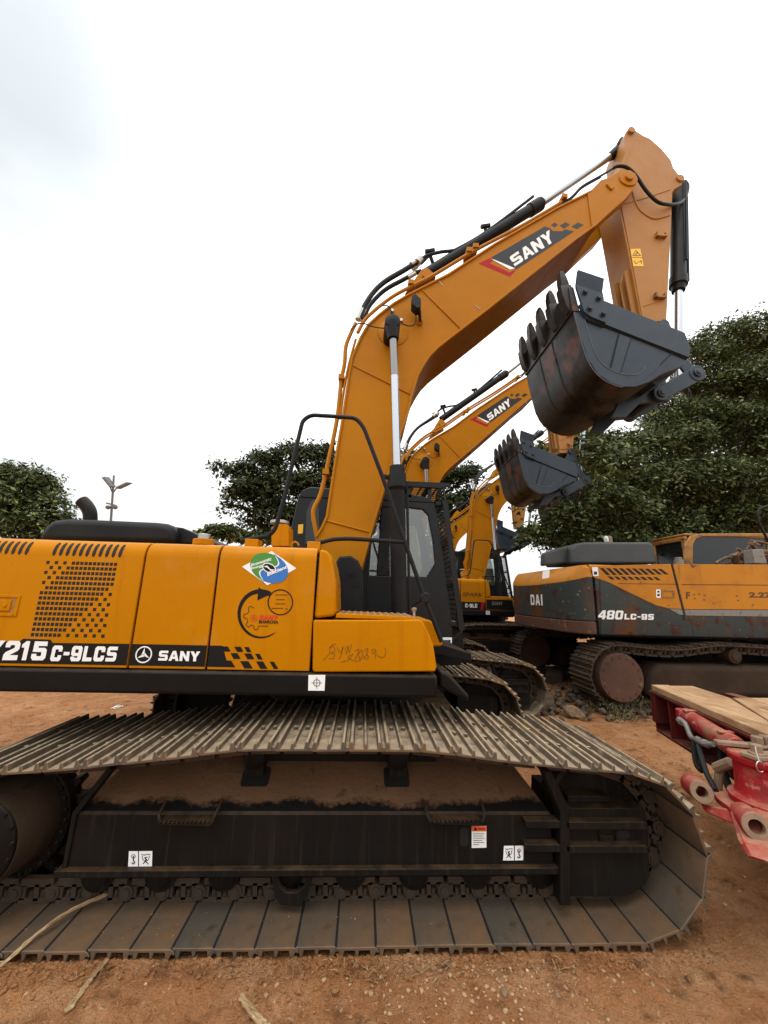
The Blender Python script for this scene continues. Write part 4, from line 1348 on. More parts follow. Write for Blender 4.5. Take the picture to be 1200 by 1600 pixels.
for k in range(5):
    y = YN+.06+(YF-YN-.12)*k/4
    mb = MB()
    base = Vector((l0.x-.01, l0.z))-tdir*.20
    T = lambda s, o: base+tdir*s+Vector((tdir.y, -tdir.x))*o
    def sect(s, o0, o1, w):
        a, b = T(s, o0), T(s, o1)
        return [(a.x,y-w,a.y),(a.x,y+w,a.y),(b.x,y+w,b.y),(b.x,y-w,b.y)]
    mb.grid_loft([sect(-.06,-.02,.0,.040), sect(0,-.05,.02,.050), sect(.14,-.060,.054,.054), sect(.23,-.058,.054,.054), sect(.245,-.048,.048,.046)], True)
    mb.grid_loft([sect(.24,-.042,.042,.042), sect(.27,-.040,.040,.046), sect(.35,-.034,.030,.046), sect(.425,-.017,.013,.036)], True)
    mb.build('bucket_tooth', M['tooth'], bucket, bevel=.006)
# side cutters
for Ys, sg in ((YN, 1), (YF, -1)):
    mb = MB()
    q = xz([(897,453),(897,446),(937,459),(939.5,471),(943,509),(920,500),(909,492)], YN)
    mb.prism(q, Ys-sg*.045, Ys-sg*.018)
    a, b, c, d2 = (at(u, v, YN) for u, v in ((897,450),(937,463),(937,441.6),(897,428)))
    o = -sg
    mb.add([(a.x,Ys+o*.045,a.z),(b.x,Ys+o*.045,b.z),(c.x,Ys+o*.075,c.z-.02),(d2.x,Ys+o*.075,d2.z-.02),(a.x,Ys+o*.015,a.z),(b.x,Ys+o*.015,b.z),(c.x,Ys+o*.045,c.z-.02),(d2.x,Ys+o*.045,d2.z-.02)],
           [(0,1,2,3),(7,6,5,4),(0,4,5,1),(1,5,6,2),(2,6,7,3),(3,7,4,0)])
    for u, v in ((910,462),(931,471.5),(917,487.5),(938,496)):
        p = at(u, v, YN)
        mb.cyl((p.x, Ys-sg*.075, p.z), (p.x, Ys-sg*.04, p.z), .026, seg=6)
        mb.cyl((p.x, Ys-sg*.05, p.z), (p.x, Ys-sg*.044, p.z), .036, seg=12)
    mb.build('side_cutter', M['bucket'], bucket, bevel=.004)
# hinge ears on the bucket's back
mb = MB()
earp = xz([(985,604),(1012,593),(1034,583),(1041,590),(1041,612),(1031,628),(1018,628),(1000,630),(978,652),(956,652),(966,630)], 3.63)
up = xz([(1037,498),(1046,505),(1062,540),(1058,572),(1020,588),(1005,560)], 3.63)
for y0 in (3.63, mir(3.63)-.04):
    mb.prism(earp, y0, y0+.04); mb.prism(up, y0, y0+.04)
c = at(1036, 508, 3.63)
mb.cyl((c.x,3.60,c.z),(c.x,mir(3.60),c.z),.055,seg=18)
mb.prism(xz([(985,607),(1034,585),(1030,600),(1000,620)], 3.63), 3.4, mir(3.4))
h = at(1038, 629, 3.62)
ringp = [(h.x+.035*math.cos(a), 3.66, h.z-.03+.035*math.sin(a)) for a in [2*math.pi*i/12 for i in range(13)]]
mb.tube(ringp, .012, 6)
mb.build('bucket_ear', M['bucket'], bucket, bevel=.004)

# ---- cab
Y0, Y1 = 4.27, 5.28
Cx = lambda pts, Y=Y0: xz(pts, Y)
mb = MB()
outer = Cx([(572,1010),(572,772),(640,773),(672,778),(679,786),(684,812),(703,950),(710,1010)])
inner = Cx([(577,899),(584,792),(637,793),(661,796),(669,805),(676,842),(680,880),(667,901)])
outer2 = Cx([(572,1010),(572,769),(620,771),(672,778),(679,786),(690,850),(703,950),(710,1010)])
for y0, y1 in ((Y0, Y0+.06), (Y1-.06, Y1)):
    mb.frame(outer, inner, y0, y1)
    mb.prism(Cx([(596,792),(614,792),(606,900),(588,900)]), y0+.005, y1-.005)
    rear = Cx([(448,1000),(449,850),(466,776),(474,766),(486,762),(573,768),(573,1000)])
    mb.prism(rear, y0, y1)
roof = Cx([(466,777),(474,765),(486,761),(560,767),(640,772),(672,778),(679,786),(640,784),(480,778)])
mb.prism(roof, Y0-.01, Y1+.01)
mb.prism(Cx([(448,1010),(448,950),(703,950),(710,1010)]), Y0+.02, Y1-.02)       # floor pan
for (u, v), (u2, v2) in (((466,777),(449,850)),):
    for y in (Y0+.02, Y1-.09):
        a, b = at(u, v, Y0), at(u2, v2, Y0)
        mb.prism([(a.x,a.z),(a.x+.06,a.z),(b.x+.06,b.z),(b.x,b.z)], y, y+.07)
cab = mb.build('cab', M['cabblack'], exc, bevel=.012, seg=3)
mb = MB()
for y in (Y0+.03, Y1-.03):
    mb.poly([(x, y, z) for x, z in inner])
a, b = at(677, 790, Y0), at(700, 930, Y0)
mb.quad((a.x-.02,Y0+.08,a.z),(a.x-.02,Y1-.08,a.z),(b.x-.03,Y1-.08,b.z),(b.x-.03,Y0+.08,b.z))
mb.build('window', M['glass'], cab, smooth=0, recalc=False)
mb = MB()
q = Cx([(477,850),(479,800),(486,783),(497,778),(500,850)])
mb.poly([(x, Y0-.003, z) for x, z in q])
mb.build('quarter_window', M['darkglass'], cab, smooth=0)
mb = MB(); q = Cx([(466,820),(474,819),(473,833.5),(465.5,834)]); mb.poly([(x, Y0-.003, z) for x, z in q])
mb.build('warning_sticker', M['signyellow'], cab, smooth=0)
mb = MB()      # seat and controls seen through the glass
def pxbox(u0, u1, v0, v1, Y, dy):
    a, b = at(u0, v1, Y), at(u1, v0, Y)
    mb.box(a.x, b.x, Y, Y+dy, a.z, b.z)
mb.prism(xz([(636,900),(637,826),(641,821),(647,823),(652,850),(655,885),(656,905)], 4.7), 4.62, 4.95)
pxbox(610, 668, 905, 920, 4.65, .4)
mb.build('seat', M['seat'], cab, bevel=.02, seg=3)
mb = MB()
for u, v0, v1 in ((585,850,930), (594,800,930), (603,850,930)):
    mb.tube([at(u, v1, 4.7), at(u-3, (v0+v1)/2, 4.7), at(u+1, v0, 4.7)], .018, 8)
mb.prism(xz([(575,952),(579,905),(592,900),(604,905),(607,952)], 4.6), 4.55, 5.0)
mb.build('control_console', M['plastic'], cab, bevel=.01)
mb = MB()
for u, v in ((583,870),(594,888)):
    a, b = at(u, v+6, 4.55), at(u+5, v-6, 4.55); mb.poly([(a.x,4.545,a.z),(b.x,4.545,a.z),(b.x,4.545,b.z),(a.x,4.545,b.z)])
mb.build('control_label', M['signyellow'], cab, smooth=0)
# guard bars
mb = MB()
g0, g1 = at(695, 781, 4.22), at(722, 985, 4.22)
gd = (g1-g0)
for y in (4.22, 5.25):
    mb.prism([(g0.x-.03,g0.z),(g0.x+.03,g0.z),(g1.x+.03,g1.z),(g1.x-.03,g1.z)], y, y+.03)
for k in range(4):
    p = g0+gd*(k/3)
    mb.box(p.x-.012, p.x+.012, 4.25, 5.25, p.z-.025, p.z+.025)
for k in range(1, 15):
    y = 4.22+1.03*k/15
    mb.tube([Vector((g0.x, y, g0.z)), Vector((g1.x, y, g1.z))], .007, 4)
for k in range(1, 27):
    p = g0+gd*(k/27)
    mb.tube([(p.x, 4.24, p.z), (p.x, 5.26, p.z)], .007, 4)
for v in (786, 975):
    a, b = at(684 if v < 800 else 706, v, 4.25), at(695+(v-781)*.132, v, 4.25)
    mb.box(min(a.x,b.x)-.02, max(a.x,b.x)+.01, 4.26, 4.30, a.z-.02, a.z+.02)
t0, t1 = at(600, 753, 4.22), at(706, 757, 4.22)
zt_ = t0.z
mb.prism([(t0.x-.5,zt_-.02),(t0.x-.5,zt_+.02),(t1.x-.06,zt_+.02),(t1.x,zt_+.0),(t1.x-.12,zt_-.045)], 4.22, 4.25)
mb.prism([(t0.x-.5,zt_-.02),(t0.x-.5,zt_+.02),(t1.x-.06,zt_+.02),(t1.x,zt_+.0),(t1.x-.12,zt_-.045)], 5.23, 5.26)
for k in range(14):
    x = t0.x-.5+(t1.x-t0.x+.45)*k/13
    mb.box(x-.008, x+.008, 4.25, 5.23, zt_-.008, zt_+.008)
for k in range(1, 11):
    y = 4.22+1.03*k/11
    mb.tube([(t0.x-.5, y, zt_), (t1.x-.06, y, zt_)], .007, 4)
for x in (t0.x-.3, t0.x+.3, t1.x-.25):
    mb.box(x-.03, x+.03, 4.25, 5.23, zt_-.02, zt_+.012)
    for y in (4.26, 5.19):
        mb.box(x-.02, x+.02, y, y+.03, zt_-.16, zt_)
mb.tube([Vector((t1.x-.10, 4.24, zt_-.03)), g0], .012, 6); mb.tube([Vector((t1.x-.10, 5.24, zt_-.03)), Vector((g0.x,5.25,g0.z))], .012, 6)
mb.build('guard_cage', M['cabblack'], cab)
# black cover beside the boom foot, dark bulkhead, cab base
mb = MB()
mb.prism(xz([(520,965),(524,880),(530,869),(548,868),(560,876),(567,892),(569,965)], 3.35), 3.35, 3.48)
mb.build('boom_foot_cover', M['plastic'], exc, bevel=.018, seg=3)
mb = MB(); p = at(548, 893, 3.35)
mb.cyl(p+Vector((0,-.004,0)), p+Vector((0,.01,0)), .05, seg=20); mb.cyl(p+Vector((0,-.010,0)), p+Vector((0,.01,0)), .03, seg=16)
p = at(556, 912, 3.35)
mb.cyl(p+Vector((0,-.004,0)), p+Vector((0,.01,0)), .03, seg=16)
mb.build('boom_foot_plug', M['plastic'], exc)
mb = MB()
mb.box(-.35, .55, 3.2, 4.2, 1.19, 1.48)
mb.prism(xz([(569,960),(569,985),(700,1012),(700,1002)], 4.2), 3.3, 4.25)
q = xz([(640,1000),(706,1000),(722,985),(725,1010),(720,1040),(640,1040)], 4.2)
mb.prism(q, 4.2, 5.3)
mb.build('deck_frame', M['black'], exc, bevel=.006)
mb = MB(); mb.mi = 0; q = xz([(691,996),(706.5,996),(706,1005.5),(691,1006)], 4.19); mb.poly([(x, 4.195, z) for x, z in q])
mb.mi = 1; q = xz([(694,1000),(704,1000),(704,1004),(694,1004)], 4.19); mb.poly([(x, 4.193, z) for x, z in q])
mb.build('notice_sticker', [M['white'], M['vinylgrey']], cab, smooth=0)
# ------------------------------------------------------------------ the other yellow excavators of the row
def copy_tree(o, parent=None, skip=()):
    c = o.copy(); COL.objects.link(c)
    if parent is not None:
        c.parent = parent
    for ch in children(o):
        if ch.name in NEAR_ONLY or ch.name.split('.')[0] in skip:
            continue
        copy_tree(ch, c, skip)
    return c
def near_track(root):
    t = [c for c in children(root) if c.name.startswith('crawler_track') and not children(c)][0]
    s = mt.copy(); COL.objects.link(s)
    s.parent = t
    s.location = (0, 2.65-mir(2.65), 0)
SKIP = ('economy_decal', 'service_decal', 'maker_decal', 'model_decal', 'checker_decal', 'handwriting')
far_specs = [
    ((.916, 3.70, -.03), 0, 'yellow excavator second in the row, its grey bucket seen just under the nearest bucket'),
    ((3.32, 7.10, .20), 0, 'yellow excavator third in the row, standing just left of the old grey excavator'),
    ((3.22, 11.8, -.10), 0, 'yellow excavator farthest back in the row, mostly hidden behind the third one'),
]
far = []
for off, rz, lab in far_specs:
    r = copy_tree(exc, None, SKIP)
    r.location = exc.location+Vector(off)
    r['label'] = lab
    near_track(r)
    far.append(r)
# lettering of the third machine
o2 = Vector(far_specs[1][0])
Y3 = 2.49+o2.y
ch3 = children(far[1])
d3 = sorted([c for c in ch3 if c.name.startswith('side_door')], key=lambda c: max((c.matrix_basis @ v.co).x for v in c.data.vertices if (v.co.y < 0)) if any(v.co.y < 0 for v in c.data.vertices) else -99)[-1]
mb = MB()
mb.mi = 0
xL, xR = -.915+o2.x, -.31+o2.x
zb3, zt3 = 1.212+o2.z, 1.40+o2.z
mb.poly([(xL,Y3-.002,zb3),(xR,Y3-.002,zb3),(xR,Y3-.002,zt3),(xL,Y3-.002,zt3)])
mb.mi = 1
block_text(mb, 'C-9LC', rect(xR-.50, xR-.20, zb3+.055, zb3+.145, Y3-.004), .16)
mb.mi = 0
put_text(mb, 'SPARK', rect(xR-.56, xR-.06, zt3+.13, zt3+.225, Y3-.003), .0, .15)
mb.mi = 2
mb.poly([(xR-.13,Y3-.003,zb3+.01),(xR-.06,Y3-.003,zb3+.01),(xR-.02,Y3-.003,zt3+.0),(xR-.09,Y3-.003,zt3+.0)])
mb.build('model_decal', [M['ink'], M['white'], M['red']], d3, smooth=0, recalc=False)
tb3 = [c for c in ch3 if c.name.startswith('tool_box')][0]
mb = MB(); Yt = 2.47+o2.y-.002
mb.mi = 0
mb.poly([(-.29+o2.x,Yt,1.23+o2.z),(.40+o2.x,Yt,1.23+o2.z),(.36+o2.x,Yt,1.47+o2.z),(-.29+o2.x,Yt,1.47+o2.z)])
mb.mi = 1
block_text(mb, 'SANY', rect(-.15+o2.x, .12+o2.x, 1.34+o2.z, 1.42+o2.z, Yt-.002), .09)
mb.build('maker_decal', [M['ink'], M['galv']], tb3, smooth=0, recalc=False)

# ------------------------------------------------------------------ old grey and yellow excavator on the right
HY = 6.30
HYC = HY+1.50
hp = lambda pts, Y=HY: xz(pts, Y)
hx = at(990, 1080, HY).x
hyu = empty('old_excavator', (at(1250, 1000, HY).x, HYC, 0), 'old weathered grey and orange-yellow excavator with rusty counterweight, parked under the big tree', 'excavator')
zb, zs, zt_c, zy = at(934,992,HY).z, at(930,971,HY).z, at(927,902,HY).z, at(920,882,HY).z
xg = at(930, 950, HY).x
xr = at(801, 950, HY+1.15).x+.50
def plan(x_in, y_in):
    a = [(xg, HY+y_in)]
    for k in range(13):
        t = math.pi/2*k/12
        rx, ry = (xg-.10-xr), 1.47
        a.append((xg-.10-rx*math.sin(t)+x_in*math.sin(t), HY+y_in+(ry-y_in)*(1-math.cos(t))))
    b = [(x, 2*HYC-y) for x, y in a[::-1]]
    return a+b
P0 = plan(0, 0)
mb = MB(); mb.prism(P0, zb, zs, 'Z'); cwb = mb.build('counterweight_base', M['rustband'], hyu, bevel=.02)
def ztc(x): return zt_c-.14*min(1, max(0, (xg-.1-x)/(xg-xr)))
mb = MB(); mb.grid_loft([[(x, y, zs+.004) for x, y in P0], [(x, y, ztc(x)) for x, y in P0]], True); cw = mb.build('counterweight', M['oldgrey'], hyu, bevel=.012)
mb = MB()
rows = []
for h, dx, dy in ((.003,.0,.0), (.05,.01,.01), (zy-zt_c-.05,.16,.03), (zy-zt_c,.34,.12)):
    rows.append([(x, y, ztc(x)+h) for x, y in plan(dx, dy)])
mb.grid_loft(rows, True)
mb.build('counterweight_cap', M['oldyellow'], hyu, bevel=.01)
# maker's lettering wrapped round the rear corner
arc = [Vector(p) for p in P0[:14]]
def arc_pt(s):
    for a, b in zip(arc, arc[1:]):
        l = (b-a).length
        if s <= l:
            t = (b-a)/l
            n = Vector((-t.y, t.x))
            p = a+(b-a)*(s/l)
            c = Vector((xg, HYC))
            if (p+n-c).length < (p-c).length: n = -n
            return p+n*.016
        s -= l
    return arc[-1]
mb = MB()
za, zb2 = at(815, 946, HY+.3).z, at(815, 927, HY+.3).z
s_end = 1.15
block_text(mb, 'HYUNDAI', lambda s, t: (lambda p: (p.x, p.y, za+(zb2-za)*t))(arc_pt(s_end+(1-s)*1.30)), .22)
mb.build('maker_lettering', M['white'], cw, smooth=0, recalc=False)
# body
xe = at(1480, 950, HY).x
x1 = at(936, 985, HY).x+.012
mb = MB()
mb.prism([(HY+.01,zb),(HY,zb+.04),(HY,zy-.10),(HY+.02,zy-.04),(HY+.07,zy),(2*HYC-HY-.07,zy+.02),(2*HYC-HY,zy-.1),(2*HYC-HY,zb)], x1, xe, 'X')
body = mb.build('body', M['oldgrey'], hyu, bevel=.012)
mb = MB()
def onbody(pts, d0=.006, Y=HY):
    mb.prism(xz(pts, Y), Y-d0, Y+.003)
onbody([(923,884),(1047.5,881.5),(1065,951.5),(1046,951),(1025,946),(990,929.5),(955,912),(944,907.5),(928,902.5)])
onbody([(1051.5,881.5),(1330,883),(1330,953),(1069,952)])
sh = [(HY-.006,zy-.10),(HY+.015,zy-.035),(HY+.07,zy+.006),(HY+.5,zy+.012),(HY+.5,zy+.002),(HY+.07,zy-.005),(HY+.03,zy-.045),(HY+.003,zy-.10)]
mb.prism(sh, at(923,884,HY).x, at(1047.5,884,HY).x, 'X'); mb.prism(sh, at(1051.5,884,HY).x, at(1400,884,HY).x, 'X')
hpanel = mb.build('side_panel', M['oldyellow'], hyu, bevel=.004)
mb = MB(); onbody([(1046,951.8),(1065,952.2),(1067.5,961),(1061,960)], .005); onbody([(1069.3,952.8),(1330,954),(1330,965),(1071.5,961.5)], .005)
mb.build('silver_stripe', M['galv'], hyu)
mb = MB()
onbody([(1047.8,881.5),(1051.2,881.5),(1071,969),(1067.8,969)], .004)
mb.build('panel_gap', M['dark'], body)
mb = MB(); onbody([(936.3,905),(937.8,905),(939.6,991),(938,991)], .002)
mb.build('panel_gap', M['dark'], body)
mb = MB()
for u in (949, ):
    pass
onbody([(1064,913),(1330,914.5),(1330,915.5),(1064,914)], .0075)
onbody([(966,911.5),(1060,912.5),(1060,913.3),(966,912.3)], .0075)
def sl(u, v, w, h, sk): mb.poly([at(a, b, HY-.0075) for a, b in ((u,v),(u+w,v),(u+w+sk,v+h),(u+sk,v+h))])
for k in range(10):
    sl(936.5+10.1*k, 887.5+.15*k, 6.2, 11-.25*k, 11.5)
for k in range(8):
    sl(949+10.2*k, 900.5+.15*k, 6, 5, 6)
mb.build('air_vent', M['darkred'], hpanel, smooth=0)
mb = MB()
mb.frame(hp([(1033,921),(1053,921),(1053.5,934),(1033.5,934)]), hp([(1036,923.5),(1050.5,923.5),(1051,931.5),(1036.5,931.5)]), HY-.016, HY-.004)
mb.box(at(1041,0,HY).x, at(1048,0,HY).x, HY-.014, HY-.004, at(1045,930.5,HY).z, at(1045,924.5,HY).z)
mb.build('door_latch', M['rustyyellow'], hpanel, bevel=.002)
mb = MB()
def st(pts, y=HY-.009): mb.poly([at(u, v, y) for u, v in pts])
mb.mi = 0
st([(1025,921),(1032,921),(1032.5,934),(1025.5,934)]); st([(925,886),(934,886),(935.5,900),(926.5,900)])
mb.mi = 1
st([(1027,923),(1030.5,923),(1030.5,926),(1027,926)], HY-.010); st([(1027,928),(1031,928),(1031,931.5),(1027,931.5)], HY-.010)
st([(928,893),(933,893),(933,898),(928,898)], HY-.010)
mb.build('sticker', [M['white'], M['vinylgrey']], hpanel, smooth=0, recalc=False)
mb = MB(); p = at(853, 898, HY+.03)
mb.poly([at(u, v, HY-.01) for u, v in ((848,892.5),(859,890.5),(858,902.5),(847,904.5))])
mb.build('sticker', M['white'], cw, smooth=0)
mb = MB()
block_text(mb, '480', bil_px((934.5,967.5),(973,968),(974,954),(935.5,953.5), HY-.003), .12, .03)
block_text(mb, 'LC-9S', bil_px((975.5,967.8),(1021.5,968.5),(1022,959.5),(976,959), HY-.003), .16)
mb.build('model_lettering', M['white'], body, smooth=0, recalc=False)
mb = MB()
put_text(mb, '2.27', bil_px((1170,934),(1206,934.5),(1206,925.5),(1170,925), HY-.0075), .05)
put_text(mb, 'F', bil_px((1072,936),(1078,936),(1078,925),(1071.5,925), HY-.0075), .05)
for u, v in ((1083,928),(1084,934),(1091,927),(1100,929),(1099,936),(1150,930),(1152,937)):
    st([(u,v),(u+3,v+.6),(u+2.4,v+2.6),(u-.4,v+1.8)], HY-.0075)
for pts in ([(1076,878),(1084,884),(1090,883),(1082,888)],):
    st(pts, HY-.0075)
mb.build('stencil_mark', M['pen'], hpanel, smooth=0, recalc=False)
# engine cover, cap, exhaust
mb = MB()
mb.prism(xz([(850,884),(851,864),(862,860),(888,852),(890,880)], 7.4), 7.4, 7.6)
mb.prism(xz([(889,881),(890,857),(899,849.5),(912,847.5),(1012,847.5),(1018,850),(1025,878),(1024,881)], 7.3), 7.25, 8.3)
mb.build('engine_cover', M['greycover'], hyu, bevel=.05, seg=3)
mb = MB(); p = at(951, 848, 8.0)
mb.mi = 1; mb.lathe(p+Vector((0,0,-.12)), (.12,0,1), [(0,.065),(.2,.06),(.25,.05),(.27,.03)], 14)
mb.mi = 0; mb.lathe(p+Vector((-.03,0,.02)), (-.25,0,1), [(0,.05),(.05,.05),(.10,.045),(.13,.02)], 14)
mb.build('exhaust_pipe', [M['white'], M['dustysteel']], hyu)
mb = MB(); p = at(1061, 880, HY+.15)
mb.cyl(p+Vector((0,0,-.05)), p+Vector((0,0,.06)), .07, seg=18); mb.cyl(p+Vector((0,0,.06)), p+Vector((0,0,.10)), .055, seg=18)
mb.build('fuel_cap', M['galv'], hyu, bevel=.005)
# cab
cy0, cy1 = 8.5, 9.6
cA, cT = at(1071, 884, cy0), at(1074, 834, cy0)
mb = MB()
o_ = xz([(1070,890),(1071,849),(1079,837),(1096,833.5),(1200,833),(1290,834),(1330,845),(1345,900)], cy0)
i_ = xz([(1083,882),(1084,850),(1089,841.5),(1098,838.5),(1180,838.5),(1196,839),(1200,846),(1203,884)], cy0)
mb.frame(o_, i_, cy0, cy0+.07)
mb.frame(o_, i_, cy1-.07, cy1)
X0 = o_[1][0]; zt_ = o_[3][1]
mb.box(X0+.02, o_[-1][0]-.1, cy0+.01, cy1-.01, zt_-.06, zt_-.005)
mb.box(X0, X0+.08, cy0+.01, cy0+.13, zy-.2, zt_-.12); mb.box(X0, X0+.08, cy1-.13, cy1-.01, zy-.2, zt_-.12)
mb.box(X0-.0, X0+.08, cy0+.01, cy1-.01, zt_-.18, zt_-.08)
mb.box(X0, o_[-1][0], cy0+.01, cy1-.01, zy-.6, zy+.02)
hcab = mb.build('cab', M['rustyyellow'], hyu, bevel=.02)
mb = MB(); mb.poly([(x, cy0+.035, z) for x, z in i_]); mb.quad((X0+.03,cy0+.1,zy),(X0+.03,cy1-.1,zy),(X0+.03,cy1-.1,zt_-.15),(X0+.03,cy0+.1,zt_-.15))
mb.build('window', M['darkglass'], hcab, smooth=0)
mb = MB()
mb.tube(fillet([at(u, v, 7.4) for u, v in ((1240,900),(1203,850),(1186,818),(1183,802),(1187,794),(1215,786),(1250,786))], .08), .022, 8)
mb.build('handrail', M['plastic'], hyu)
# undercarriage
k = 1.2
HT = 6.12
sx = at(970, 1072, HT+.05).x
rS = .475
topH = [(sx+4.6,1.0),(sx+3.6,.985),(sx+2.9,.985),(sx+2.3,1.02),(sx+1.75,1.04),(sx+1.5,1.02),(sx+1.1,.955),(sx+.7,.955),(sx+.35,.985)]
HP = loop(sx, .54, rS, sx+5.1, .54, rS, topH, pitch=.215)
for yc in (HT+.32, 2*HYC-HT-.32):
    mb = MB(); chain_into(mb, HP, yc, 1.1)
    t = mb.build('crawler_track', M['chain'], hyu)
    merged_track(HP, yc, .62, 'track_shoes', t, 1.12).data.materials[0] = M['oldshoe']
    near = yc < HYC
    s_ = 1 if near else -1
    Yo = yc-s_*.30
    mb = MB()
    mb.lathe((sx, Yo-s_*.02, .54), (0, s_, 0), [(0,.02),(0,.345),(.03,.36),(.25,.37)], 32)
    for q in range(16):
        a = 2*math.pi*q/16
        c = Vector((sx+.30*math.cos(a), Yo-s_*.02, .54+.30*math.sin(a)))
        mb.cyl(c, c+Vector((0,-s_*.012,0)), .016, seg=6)
    mb.build('drive_motor', M['rustband'], hyu)
    mb = MB()
    mb.lathe((sx, Yo+s_*.16, .54), (0, s_, 0), [(0,.2),(0,.42),(.06,.42),(.06,.2)], 32)
    mb.build('sprocket', M['frameblack'], hyu)
    mb = MB()
    y0, y1 = sorted((Yo+s_*.05, Yo+s_*.50))
    mb.prism([(sx+.42,.25),(sx+.52,.62),(sx+.7,.74),(sx+4.4,.74),(sx+4.6,.5),(sx+4.5,.25)], y0, y1)
    fr2 = mb.build('track_frame', M['hub'], hyu, bevel=.09, seg=4)
    for q in (1.95, 3.5):
        mb = MB()
        mb.lathe((sx+q, Yo+s_*.02, .88), (0, s_, 0), [(0,.03),(.005,.07),(.02,.075),(.025,.11),(.06,.115),(.3,.115)], 20)
        mb.box(sx+q-.06, sx+q+.06, min(Yo+s_*.25, Yo+s_*.4), max(Yo+s_*.25, Yo+s_*.4), .7, .9)
        mb.build('carrier_roller', M['hub'], fr2)
    for q in range(8):
        mb = MB(); mb.lathe((sx+.75+.5*q, Yo+s_*.08, .20), (0, s_, 0), [(0,.06),(.02,.10),(.4,.10)], 16)
        mb.build('track_roller', M['frameblack'], fr2)
mb = MB()
mb.box(sx+1.2, sx+3.8, HT+.7, 2*HYC-HT-.7, .55, 1.0)
mb.lathe((sx+2.3, HYC, .95), (0,0,1), [(0,.85),(.25,.85),(.26,.75),(.40,.75)], 32)
mb.box(x1, xe, HY+.1, 2*HYC-HY-.1, zb-.04, zb+.05)
mb.build('centre_frame', M['frameblack'], hyu, bevel=.01)
# scrap heaped on its hood
sc_ = empty('scrap_pile', at(1170, 880, 7.0), 'heap of rusty scrap and cable lying on the old excavator behind the hood', 'scrap pile')
mb = MB()
rr = random.Random(3)
for i in range(26):
    u0 = 1134+rr.random()*66
    h = max(0, 34*(1-abs(u0-1185)/58))
    p = at(u0, 879-rr.random()*h, 6.9+rr.random()*.7)
    d = Vector((rr.uniform(-1,1), rr.uniform(-.6,.6), rr.uniform(-.35,.35)))*.22
    mb.tube([p-d, p+Vector((0,0,rr.uniform(0,.05))), p+d], rr.uniform(.02,.05), 7, smooth=3)
mb.build('scrap', M['scrap'], sc_)
mb = MB()
a, b = at(1179, 880, 6.8), at(1195, 859, 6.8)
mb.prism([(a.x,a.z),(a.x+.02,b.z),(b.x-.03,b.z+.01),(b.x,a.z)], 6.8, 7.0)
bx = mb.build('metal_can', M['galv'], None, bevel=.012)
tag(bx, 'small dented grey metal can standing against the scrap on the old excavator', 'can')
# ------------------------------------------------------------------ red trailer nose at the right edge
ZD = .95
Ap, Bp, Cp, Dp, Ep = (atz(u, v, ZD) for u, v in ((1017,1069.5),(1082,1070.5),(1138,1088),(1200,1088.5),(1200,1147)))
near_dir = (Ep-Ap); near_end = Ap+near_dir*1.5
trl = empty('lowbed_trailer', (Ap.x+.6, Ap.y-.8, 0), 'red lowbed trailer with dusty wooden deck and worn hitch, cut off at the right edge', 'trailer')
mb = MB()
far_r = Cp+(Dp-Cp)*6
def plank(p, q, r, s, dz=0):
    vs = [Vector((a.x, a.y, ZD+dz)) for a in (p, q, r, s)]
    mb.add(vs+[v-Vector((0,0,.05)) for v in vs], [(0,1,2,3),(7,6,5,4),(0,4,5,1),(1,5,6,2),(2,6,7,3),(3,7,4,0)])
w = Bp-Ap
fw = Vector((w.y, -w.x, 0)).normalized()          # roughly towards the viewer
L = near_dir*1.5
m1 = .42
plank(Ap, Ap+w*m1, Ap+w*m1+L, Ap+L)
plank(Ap+w*(m1+.02), Bp, Bp+(Cp-Bp)*1.0, Ap+w*(m1+.02)+L*.62, -.006)
plank(Ap+w*(m1+.02)+L*.63, Cp+Vector((.02,-.02,0)), Cp+Vector((.4,-1.2,0)), Ap+w*(m1+.02)+L, -.004)
plank(Cp+Vector((.03,0,0)), far_r, far_r+Vector((0,-1.6,0)), Cp+Vector((.43,-1.2,0)), -.008)
mb.build('deck', M['plank'], trl, bevel=.006)
mb = MB()
def along(t, off, z):
    p = Ap+near_dir*t
    n = Vector((near_dir.y, -near_dir.x, 0)).normalized()
    return Vector((p.x-n.x*off, p.y-n.y*off, z))
sgn_ = 1 if along(0, .1, 0).x > Ap.x else -1
def beam(t0, t1, o0, o1, z0, z1):
    c = [along(t0, sgn_*o0, z0), along(t1, sgn_*o0, z0), along(t1, sgn_*o1, z0), along(t0, sgn_*o1, z0)]
    d = [Vector((p.x, p.y, z1)) for p in c]
    mb.add(c+d, [(0,3,2,1),(4,5,6,7),(0,1,5,4),(1,2,6,5),(2,3,7,6),(3,0,4,7)])
beam(0, 1.5, -.01, .16, ZD-.075, ZD-.053)
beam(0, 1.5, .10, .125, ZD-.36, ZD-.078)
beam(0, 1.5, .0, .2, ZD-.385, ZD-.363)
for t in (.0, .18, .42, .7, 1.0):
    beam(t, t+.018, .0, .10, ZD-.36, ZD-.078)
for k in range(4):
    q = Ap+w*(.2+.5*k)
    mb.box(q.x, q.x+.09, q.y-1.9, q.y-.01, ZD-.25, ZD-.06)
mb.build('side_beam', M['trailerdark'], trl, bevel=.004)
mb = MB(); beam(-.025, .04, -.01, .09, ZD-.31, ZD-.055); mb.build('corner_post', M['trailerdark'], trl, bevel=.008)
